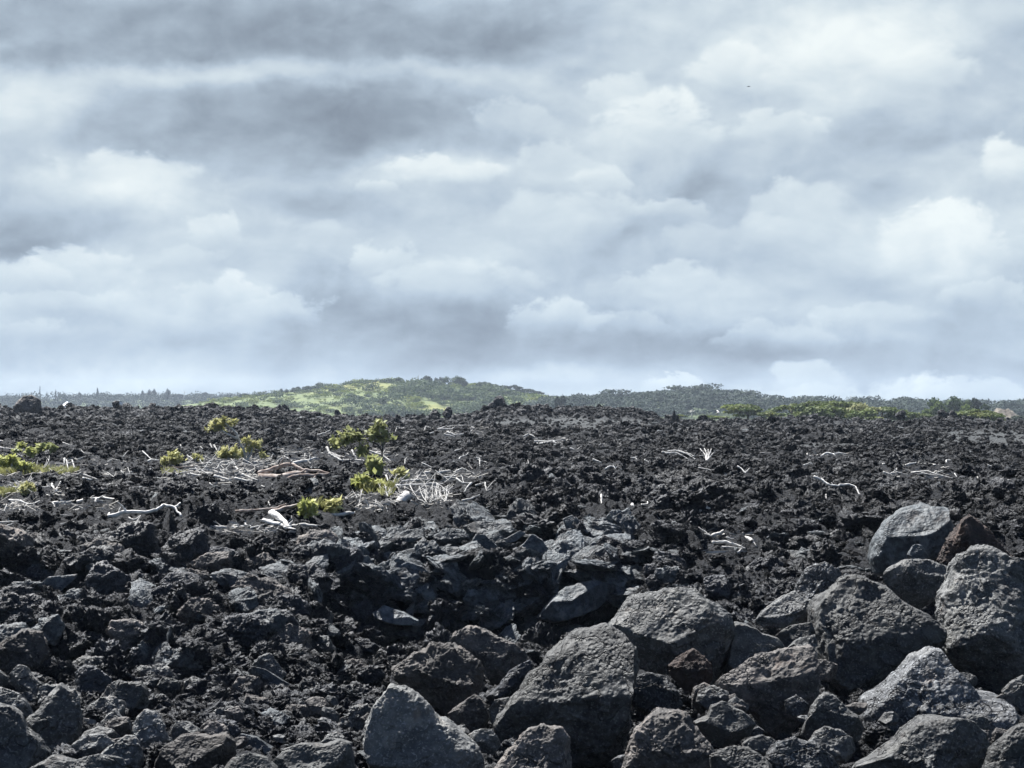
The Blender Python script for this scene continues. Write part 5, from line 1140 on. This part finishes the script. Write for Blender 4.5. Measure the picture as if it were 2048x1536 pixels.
# nearer trees beyond the lava, in full sun
for px, yt, yb, w, d, kd, mt, lb in ((1496, 811, 845, 78, 430, 'umbrella', 'near_tree', 'small green spreading tree left of the bright green canopy'), (1478, 806, 840, 70, 520, 'umbrella', 'far_light', 'hazier green tree behind the small spreading tree'),
                          (1585, 809, 848, 80, 425, 'umbrella', 'near_tree', 'left end tree of the bright green canopy'), (1630, 803, 848, 90, 430, 'umbrella', 'near_tree', 'sunlit tree left of the top of the bright green canopy'), (1672, 801, 848, 90, 435, 'umbrella', 'near_tree', 'highest tree of the bright green canopy'),
                          (1722, 808, 850, 70, 415, 'umbrella', 'near_tree_pale', 'tree with pale creamy foliage in the bright green canopy'), (1705, 804, 850, 80, 440, 'umbrella', 'near_tree', 'green tree behind the pale creamy tree'), (1765, 814, 850, 80, 425, 'umbrella', 'near_tree', 'green tree right of the pale creamy tree'), (1805, 822, 850, 60, 420, 'umbrella', 'near_tree', 'low right end tree of the bright green canopy'),
                          (1655, 818, 850, 90, 400, 'round', 'near_tree', 'dense grey green tree below the top of the canopy'), (1610, 820, 850, 80, 400, 'round', 'near_tree', 'low bushy tree at the left front of the canopy'), (1735, 822, 850, 80, 400, 'round', 'near_tree', 'low bushy tree at the right front of the canopy'),
                          (1540, 824, 848, 50, 410, 'umbrella', 'near_tree', 'low green bush joining the small tree to the canopy'), (1845, 829, 850, 50, 430, 'umbrella', 'near_tree', 'low green bush right of the canopy'),
                          (1890, 797, 838, 72, 700, 'round', 'far_mid', 'big rounded dark green tree near the right edge'), (1920, 801, 838, 56, 710, 'round', 'far_mid', 'right half tree beside the big rounded tree'), (1868, 806, 842, 48, 690, 'round', 'far_light', 'lighter low tree at the left of the big rounded tree'), (1946, 795, 836, 30, 720, 'umbrella', 'far_forest', 'open umbrella tree standing above the right trees'), (1970, 807, 836, 18, 715, 'umbrella', 'far_mid', 'small thin tree right of the open umbrella tree'), (1935, 812, 845, 50, 690, 'round', 'far_light', 'light green tree below the open umbrella tree'),
                          (1955, 821, 850, 80, 380, 'umbrella', 'near_tree', 'bright green spreading tree low at the right'), (1985, 828, 852, 60, 375, 'umbrella', 'near_tree', 'right end of the bright low trees near the frame edge'), (1925, 824, 850, 50, 385, 'umbrella', 'near_tree', 'left end of the bright low trees at the right'),
                          (2048, 832, 850, 60, 600, 'round', 'far_forest', 'dull grey green bush at the right frame edge'), (1215, 826, 842, 40, 600, 'umbrella', 'near_tree', 'low green bush just behind the skyline right of the mound'), (1362, 829, 842, 22, 500, 'umbrella', 'near_tree', 'small bright bush beside the skyline lump'), (1425, 832, 842, 60, 500, 'umbrella', 'far_light', 'low pale bush behind the leaning white stub')):
    far_tree(px, yt-(5 if d < 450 else 2), yb, w*1.15, d, kd, mt, lb, 'trees just beyond the lava')
# forest masses and undergrowth
def forest(name, where, n, label, leafm, wid, seed, hr=(.35, .7), span=None, tri=170, yr=(-.9, .3), lay=.4, flat=.4, clump=False):
    r = np.random.default_rng(seed); zf, d0, hw = ZAT[where]; Vs, Qs, o = [], [], 0
    for _ in range(n):
        for _try in range(12):
            px = r.uniform(*span); yn = r.uniform(*yr); d = d0+yn*hw
            if not clump or perlin(np.array([[(px-1024)/F*d0*.022+seed, d*.012, 0.]]))[0]+.25*r.normal() > .12: break
        X = (px-1024)/F*d0; z = zf(px, yn); w = r.uniform(*wid); h = w*r.uniform(*hr)
        V, Q = leaf_cloud([(X+r.normal()*w*.25, d+r.normal()*w*.25, z+h*r.uniform(.3, .9), w*.42, w*.42, h*lay) for _ in range(5)], tri, w*.07+.22, int(r.integers(1e6)), flat, .5, 1.4)
        Vs.append(V); Qs.append(Q+o); o += len(V)
    tag(put(name, mesh_from(np.concatenate(Vs), np.concatenate(Qs), name, M[leafm], smooth=False)), label, 'forest', kind='stuff')
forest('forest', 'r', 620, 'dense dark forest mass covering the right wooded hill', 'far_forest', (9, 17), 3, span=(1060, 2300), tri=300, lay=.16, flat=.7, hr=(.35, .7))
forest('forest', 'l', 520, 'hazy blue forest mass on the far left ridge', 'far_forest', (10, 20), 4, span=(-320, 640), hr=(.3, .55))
forest('bushes', 'c', 190, 'dark green bushes spread over the grassy hillside', 'far_mid', (5, 15), 5, clump=True, span=(740, 1120), hr=(.3, .5), tri=260, yr=(-.9, -.22))
forest('bushes', 'c', 260, 'light green scrub on the grassy hillside', 'far_light', (3, 9), 6, clump=True, span=(440, 1230), hr=(.25, .45))
forest('scrub', 'c', 1500, 'low ferny scrub and tall grass tufts all over the grassy hillside', 'far_light', (1.5, 4), 12, span=(430, 1240), hr=(.25, .5), tri=50)
forest('bushes', 'c', 60, 'dark scrub along the foot and left slope of the grassy hill', 'far_mid', (5, 10), 8, span=(520, 760), hr=(.3, .45), yr=(-.9, -.1))
# bare earth mound near the right edge
mp = np.array([(1975, 832), (1985, 824), (1994, 814), (2003, 818), (2010, 820), (2016, 815), (2024, 820), (2034, 829), (2046, 833)], float)
nx, ny = 60, 24; u = np.linspace(1975, 2046, nx); yy = np.linspace(-1, 1, ny); U, Yn = [g.ravel() for g in np.meshgrid(u, yy)]
d_ = 900.; cr = CAMZ+(HZ-np.interp(U, mp[:, 0], mp[:, 1]))/F*d_; f_ = (1-np.abs(Yn))**.8
X_ = (U-1024)/F*d_; Z_ = -3.7+(cr+3.7)*f_+f_*.5*fbm(np.stack([X_*.4, Yn*6, X_*0], 1), 3)
i_ = np.arange(nx*ny).reshape(ny, nx)
tag(put('earth_mound', mesh_from(np.stack([X_, d_+Yn*11, Z_], 1), np.stack([i_[:-1, :-1].ravel(), i_[:-1, 1:].ravel(), i_[1:, 1:].ravel(), i_[1:, :-1].ravel()], 1), 'earth_mound', M['earth'], smooth=False)),
    'bare two peaked brown earth mound at the far right', 'mound', kind='structure')
# two white roofed houses peeping over the left skyline
for px, py, w, lb in ((135, 808, 2.6, 'tiny white roof peeping over the left skyline'), (237, 806, 3.6, 'white roof beside the dark lump on the left skyline')):
    d = 300.; s = w/F*d; b = at(px, py, d)
    root = empty('house', (b[0], b[1], -3.6)); tag(root, lb, 'house', 'houses beyond the left skyline')
    zt = b[2]+3.6
    wv = [(-s, -3, 0), (s, -3, 0), (s, 3, 0), (-s, 3, 0), (-s, -3, zt-.3), (s, -3, zt-.3), (s, 3, zt-.3), (-s, 3, zt-.3)]
    put('wall', mesh_from(wv, [(0, 1, 5, 4), (1, 2, 6, 5), (2, 3, 7, 6), (3, 0, 4, 7)], 'wall', M['white_paint'], False), parent=root)
    rv = [(-s*1.15, -3.4, zt-.3), (s*1.15, -3.4, zt-.3), (s*1.15, 3.4, zt-.3), (-s*1.15, 3.4, zt-.3), (-s*.6, 0, zt+.35), (s*.6, 0, zt+.35)]
    put('roof', mesh_from(rv, [(0, 1, 5, 4), (2, 3, 4, 5), (1, 2, 5, 5), (3, 0, 4, 4)], 'roof', M['white_paint'], False), parent=root)
# two birds gliding
def bird(px, py, d, span, label, yaw):
    b = bpy.data.objects.new
    bd = []
    V, T, _ = tubes_mesh([([(-.30*span, 0, 0), (-.12*span, 0, .0), (.08*span, 0, .01), (.26*span, 0, .0), (.36*span, 0, 0)], [.012*span, .05*span, .06*span, .035*span, .012*span])], 'bird', 'bird')
    W = []
    for s in (-1, 1):
        for (y, c, z, x) in ((0, .20, .02, 0), (.22, .17, .07, .03), (.42, .10, .05, -.02), (.5, .02, .04, -.09)):
            W += [((x+c/2)*span, s*y*span, z*span), ((x-c/2)*span, s*y*span, (z-.006)*span), (x*span, s*y*span, (z+.015)*span)]
    W += [(-.28*span, 0, .01*span), (-.46*span, -.09*span, 0), (-.46*span, .09*span, 0)]
    Fw = []
    o = len(V)
    for s in range(2):
        for k in range(3):
            a = o+s*12+k*3; c = a+3
            for (p, q) in ((0, 1), (1, 2), (2, 0)): Fw += [(a+p, a+q, c+q), (a+p, c+q, c+p)]
    Fw.append((o+24, o+25, o+26))
    ob = put('bird', mesh_from(np.concatenate([V, np.array(W)]), np.concatenate([T, np.array(Fw)]), 'bird', M['bird'], False), at(px, py, d))
    ob.rotation_euler = (0.05, -.06, yaw); tag(ob, label, 'bird', 'birds in the sky')
bird(1497, 173, 320, .92, 'dark bird gliding high in the bright clouds at the upper right', .25)
bird(1742, 394, 900, .85, 'tiny distant bird in front of the grey cloud at the right', 1.9)

# ------------------------------------------------------------------ air
def haze():
    m = bpy.data.materials.new('haze'); m.use_nodes = True; t = NT(m.node_tree); t.n.clear()
    out = t.n.new('ShaderNodeOutputMaterial'); pv = t.n.new('ShaderNodeVolumePrincipled')
    pv.inputs['Color'].default_value = (.72, .84, 1.0, 1); pv.inputs['Density'].default_value = HAZE; pv.inputs['Anisotropy'].default_value = .2
    t.l.new(pv.outputs[0], out.inputs['Volume'])
    x, y0, y1, z0, z1 = 2600, -80, 2900, -6.0, 48.0
    V = [(-x, y0, z0), (x, y0, z0), (x, y1, z0), (-x, y1, z0), (-x, y0, z1), (x, y0, z1), (x, y1, z1), (-x, y1, z1)]
    Q = [(0, 3, 2, 1), (4, 5, 6, 7), (0, 1, 5, 4), (1, 2, 6, 5), (2, 3, 7, 6), (3, 0, 4, 7)]
    tag(put('haze', mesh_from(V, Q, 'haze', m, False)), 'thin bluish haze over the far hills', 'haze', kind='stuff')
HAZE = .00008
haze()

# ------------------------------------------------------------------ sky, sun, camera
EXPO = 1.7
SUN_EL, SUN_AZ = math.radians(58), math.radians(-42)      # azimuth from straight ahead (+Y), negative = left
def s2l(c): return tuple((x/255/12.92 if x/255 <= .04045 else ((x/255+.055)/1.055)**2.4) for x in c)
def world():
    w = bpy.data.worlds.new('World'); SC.world = w; w.use_nodes = True
    t = NT(w.node_tree); t.n.clear()
    out = t.n.new('ShaderNodeOutputWorld'); bg = t.n.new('ShaderNodeBackground')
    sky = t.node('ShaderNodeTexSky'); sky.sky_type = 'NISHITA'; sky.sun_disc = False
    sky.sun_elevation = SUN_EL; sky.sun_rotation = SUN_AZ
    STR = .1
    v = t.node('ShaderNodeTexCoord').outputs['Generated']
    sp = t.node('ShaderNodeSeparateXYZ', {0: v}); x, y, z = sp.outputs
    az = t.math('ARCTAN2', x, y); el = t.math('ARCSINE', z)
    # direction on the sky in degrees-like units, warped by turbulence so that cloud edges are ragged
    co = t.node('ShaderNodeCombineXYZ', {0: az, 1: el, 2: 0.0}).outputs[0]
    def vadd(a, b): return t.node('ShaderNodeVectorMath', {0: a, 1: b}, operation='ADD').outputs[0]
    def warp(scale, detail, amp, dist=0.0):
        nd = t.node('ShaderNodeTexNoise', {'Vector': t.node('ShaderNodeVectorMath', {0: v, 1: (1, 1, 1.5)}, operation='MULTIPLY').outputs[0], 'Scale': scale, 'Detail': detail, 'Roughness': .6, 'Distortion': dist})
        a = t.node('ShaderNodeVectorMath', {0: nd.outputs['Color'], 1: (.5, .5, .5)}, operation='SUBTRACT').outputs[0]
        return t.node('ShaderNodeVectorMath', {0: a, 1: (amp, amp*.6, 0)}, operation='MULTIPLY').outputs[0], nd.outputs[0]
    w1, _ = warp(13, 6, .06); w2, _ = warp(30, 7, .05, .3)
    cs = vadd(co, w1); cp = vadd(vadd(co, w2), t.node('ShaderNodeVectorMath', {0: w1, 1: (.35, .35, 0)}, operation='MULTIPLY').outputs[0])
    vs = t.node('ShaderNodeVectorMath', {0: v, 1: (1, 1, 1.6)}, operation='MULTIPLY').outputs[0]
    nA = t.noise(vs, 8, 6, .5, .3); nB = t.noise(vs, 30, 6, .58, .4)
    vu = t.node('ShaderNodeVectorMath', {0: vs, 1: (.010, 0, -.020)}, operation='ADD').outputs[0]
    r1 = t.math('SUBTRACT', t.noise(vu, 8, 5, .5, .3), t.noise(vs, 8, 5, .5, .3))
    r2 = t.math('SUBTRACT', t.noise(t.node('ShaderNodeVectorMath', {0: vs, 1: (.004, 0, -.008)}, operation='ADD').outputs[0], 30, 7, .6, .2), t.noise(vs, 30, 7, .6, .2))
    nC = t.noise(vs, 85, 5, .55, .3)
    rel = t.math('ADD', t.math('MULTIPLY', r1, .55), t.math('MULTIPLY', r2, .32))
    def fall(vec, px, py, rx, ry, rot=0.0, typ='QUADRATIC_SPHERE'):
        a = math.atan((px-1024)/F); e = math.atan((HZ-py)/F)
        mp = t.node('ShaderNodeMapping', {'Vector': vec, 'Location': (a, e, 0), 'Rotation': (0, 0, rot), 'Scale': (rx/F, ry/F, 1)}, vector_type='TEXTURE')
        g = t.node('ShaderNodeTexGradient', {'Vector': mp.outputs[0]}); g.gradient_type = typ
        return g.outputs['Fac']
    T = t.math('MULTIPLY_ADD', nA, .52, .325)
    T = t.math('MULTIPLY_ADD', nB, .26, t.math('SUBTRACT', T, .13))
    T = t.math('SUBTRACT', T, rel)
    for b in SOFT:
        T = t.math('MULTIPLY_ADD', t.smooth(fall(cs, *b[:4], typ='SPHERICAL'), .0, .9), b[4]*1.05, T)
    for b in PUFF:
        f = fall(cp, *b[:4], typ='SPHERICAL')
        # lit from above: brighter, crisper tops; ragged edges; bases that fade away
        e = math.atan((HZ-b[1])/F)
        mk = t.smooth(t.math('MULTIPLY_ADD', nC if b[3] < 60 else nB, .9, t.math('SUBTRACT', f, .45)), .11, .40)
        mk = t.math('MULTIPLY', mk, t.smooth(f, .0, .16))
        mk = t.math('MULTIPLY', mk, t.smooth(el, e-b[3]/F*.75, e+b[3]/F*.35))
        sh = t.math('MINIMUM', t.math('MULTIPLY', t.math('SUBTRACT', el, e), .14/(b[3]/F)), .15)
        val = t.math('ADD', t.math('MULTIPLY_ADD', nB, .5, b[4]-.25), sh)
        T = t.math('ADD', T, t.math('MULTIPLY', t.math('MULTIPLY', mk, b[5]), t.math('SUBTRACT', val, T)))
    cr = t.node('ShaderNodeValToRGB', {'Fac': T})
    cols = [(0, (120, 131, 146)), (.25, (150, 164, 179)), (.5, (181, 197, 212)), (.75, (210, 223, 231)), (1, (240, 248, 249))]
    E = cr.color_ramp.elements
    while len(E) < 5: E.new(.5)
    for k, (p, c) in enumerate(cols):
        E[k].position = p; E[k].color = (*s2l(c), 1)
    # bluer air towards the horizon
    lo = t.smooth(el, .15, .0)
    blue = t.mix(t.math('MULTIPLY', lo, .22), cr.outputs[0], t.node('ShaderNodeVectorMath', {0: cr.outputs[0], 1: (.88, .985, 1.10)}, operation='MULTIPLY').outputs[0])
    k = 1/(STR*2**EXPO)
    # clouds overhead, out of view, are darkened to cut the ambient light
    hi = t.smooth(el, .25, .7)
    kk = t.math('MULTIPLY_ADD', hi, -.78*k, k)
    cl = t.node('ShaderNodeVectorMath', {0: blue}, operation='SCALE'); t.set(cl.inputs['Scale'], kk)
    back = t.smooth(y, .25, -.25)
    gap = t.math('MULTIPLY', t.smooth(t.noise(vs, 3.0, 4, .55), .40, .52), t.math('MAXIMUM', hi, back))
    fin = t.mix(gap, cl.outputs[0], t.node('ShaderNodeVectorMath', {0: sky.outputs[0], 1: (.30, .36, .46)}, operation='MULTIPLY').outputs[0])  # unseen sky overhead and behind, dimmed and blued to deepen the shade
    gr = t.smooth(el, -.02, -.05)
    fin = t.mix(gr, fin, (.15, .16, .18, 1))
    t.set(bg.inputs[0], fin); bg.inputs[1].default_value = STR
    t.l.new(bg.outputs[0], out.inputs[0])
    w.cycles.sampling_method = 'MANUAL'; w.cycles.sample_map_resolution = 512
SOFT = [(450, 55, 1000, 130, -.34), (980, 80, 330, 110, -.22), (100, 110, 340, 70, -.12), (470, 150, 620, 36, .24), (40, 195, 220, 60, .16), (950, 155, 250, 40, .12),
        (600, 235, 620, 120, -.30), (330, 300, 330, 90, -.12), (850, 250, 260, 110, -.10), (240, 360, 230, 70, .22), (870, 345, 240, 40, .20), (110, 470, 240, 70, -.16), (10, 515, 90, 45, -.22),
        (620, 400, 340, 50, -.16), (1650, 110, 560, 190, .22), (1300, 240, 260, 120, .14), (1750, 60, 300, 90, .08), (1970, 90, 170, 170, -.14), (1850, 270, 330, 60, -.16),
        (1410, 405, 130, 75, -.18), (1785, 415, 140, 75, -.17), (1900, 490, 200, 110, .16), (2010, 345, 110, 90, .18), (950, 500, 330, 110, .08), (850, 622, 400, 75, -.24), (1150, 695, 900, 95, -.26),
        (640, 600, 150, 110, -.12), (1500, 690, 380, 45, -.12), (520, 600, 180, 70, .08), (150, 570, 300, 90, .10), (1350, 570, 260, 70, .08), (250, 770, 600, 40, .08), (1100, 752, 300, 26, .14), (1800, 720, 340, 50, -.08), (280, 690, 300, 60, -.08), (1800, 580, 300, 50, -.06)]
PUFF = [(765, 525, 80, 50, .76, .85), (890, 560, 170, 55, .74, .75), (1020, 560, 120, 40, .70, .6), (450, 600, 140, 56, .80, .65), (545, 630, 160, 46, .75, .55), (1110, 645, 140, 56, .80, .6), (1250, 655, 140, 44, .74, .45), (1345, 570, 170, 50, .76, .6),
        (890, 345, 170, 38, .86, .8), (750, 375, 110, 24, .78, .6), (235, 360, 190, 70, .84, .75), (1315, 255, 160, 90, .93, .8), (1480, 160, 130, 70, .88, .55), (1750, 150, 280, 90, .88, .7), (1890, 490, 140, 90, .94, .8), (2015, 340, 80, 70, .93, .8), (1560, 680, 190, 55, .78, .5), (1620, 770, 110, 60, .86, .5), (1660, 800, 200, 40, .80, .4),
        (1820, 790, 140, 54, .88, .55), (1930, 795, 220, 50, .84, .5), (1340, 768, 90, 34, .90, .7), (1210, 370, 80, 60, .84, .6), (1110, 330, 110, 60, .78, .5), (440, 475, 70, 55, .80, .65), (170, 545, 120, 56, .80, .65), (60, 570, 120, 50, .76, .6), (150, 615, 170, 36, .76, .55), (1080, 450, 240, 70, .72, .6), (1290, 430, 200, 50, .74, .6), (1560, 270, 120, 50, .86, .55),
        (1500, 480, 200, 60, .70, .5), (1620, 420, 110, 70, .78, .55), (380, 520, 90, 40, .72, .5), (1030, 245, 120, 60, .76, .5), (640, 470, 130, 40, .66, .5), (60, 665, 120, 30, .74, .5), (330, 650, 110, 26, .66, .5), (1960, 600, 130, 40, .78, .55), (1730, 640, 130, 34, .74, .5), (1230, 190, 70, 60, .86, .6)]
world()
sl = bpy.data.lights.new('sun', 'SUN'); sl.energy = 5.0; sl.angle = math.radians(.55); sl.color = (1, .985, .96)
so = bpy.data.objects.new('sun', sl); COL.objects.link(so)
from mathutils import Vector
sd = Vector((math.sin(SUN_AZ)*math.cos(SUN_EL), math.cos(SUN_AZ)*math.cos(SUN_EL), math.sin(SUN_EL)))
so.rotation_euler = (-sd).to_track_quat('-Z', 'Y').to_euler(); so.location = (0, 0, 80)
cam = bpy.data.cameras.new('camera'); co_ = bpy.data.objects.new('camera', cam); COL.objects.link(co_)
co_.location = (0, 0, CAMZ); co_.rotation_euler = (math.pi/2, 0, 0)
cam.sensor_width = 36; cam.lens = 36*F/2048; cam.shift_y = (HZ-768)/2048; cam.clip_start = .1; cam.clip_end = 12000
SC.camera = co_
SC.view_settings.view_transform = 'Standard'; SC.view_settings.look = 'None'; SC.view_settings.gamma = 1; SC.view_settings.exposure = EXPO
SC.render.resolution_x, SC.render.resolution_y = 1024, 768
SC.cycles.max_bounces = 6; SC.cycles.diffuse_bounces = 2; SC.cycles.glossy_bounces = 2; SC.cycles.transmission_bounces = 3; SC.cycles.volume_bounces = 0; SC.cycles.transparent_max_bounces = 8
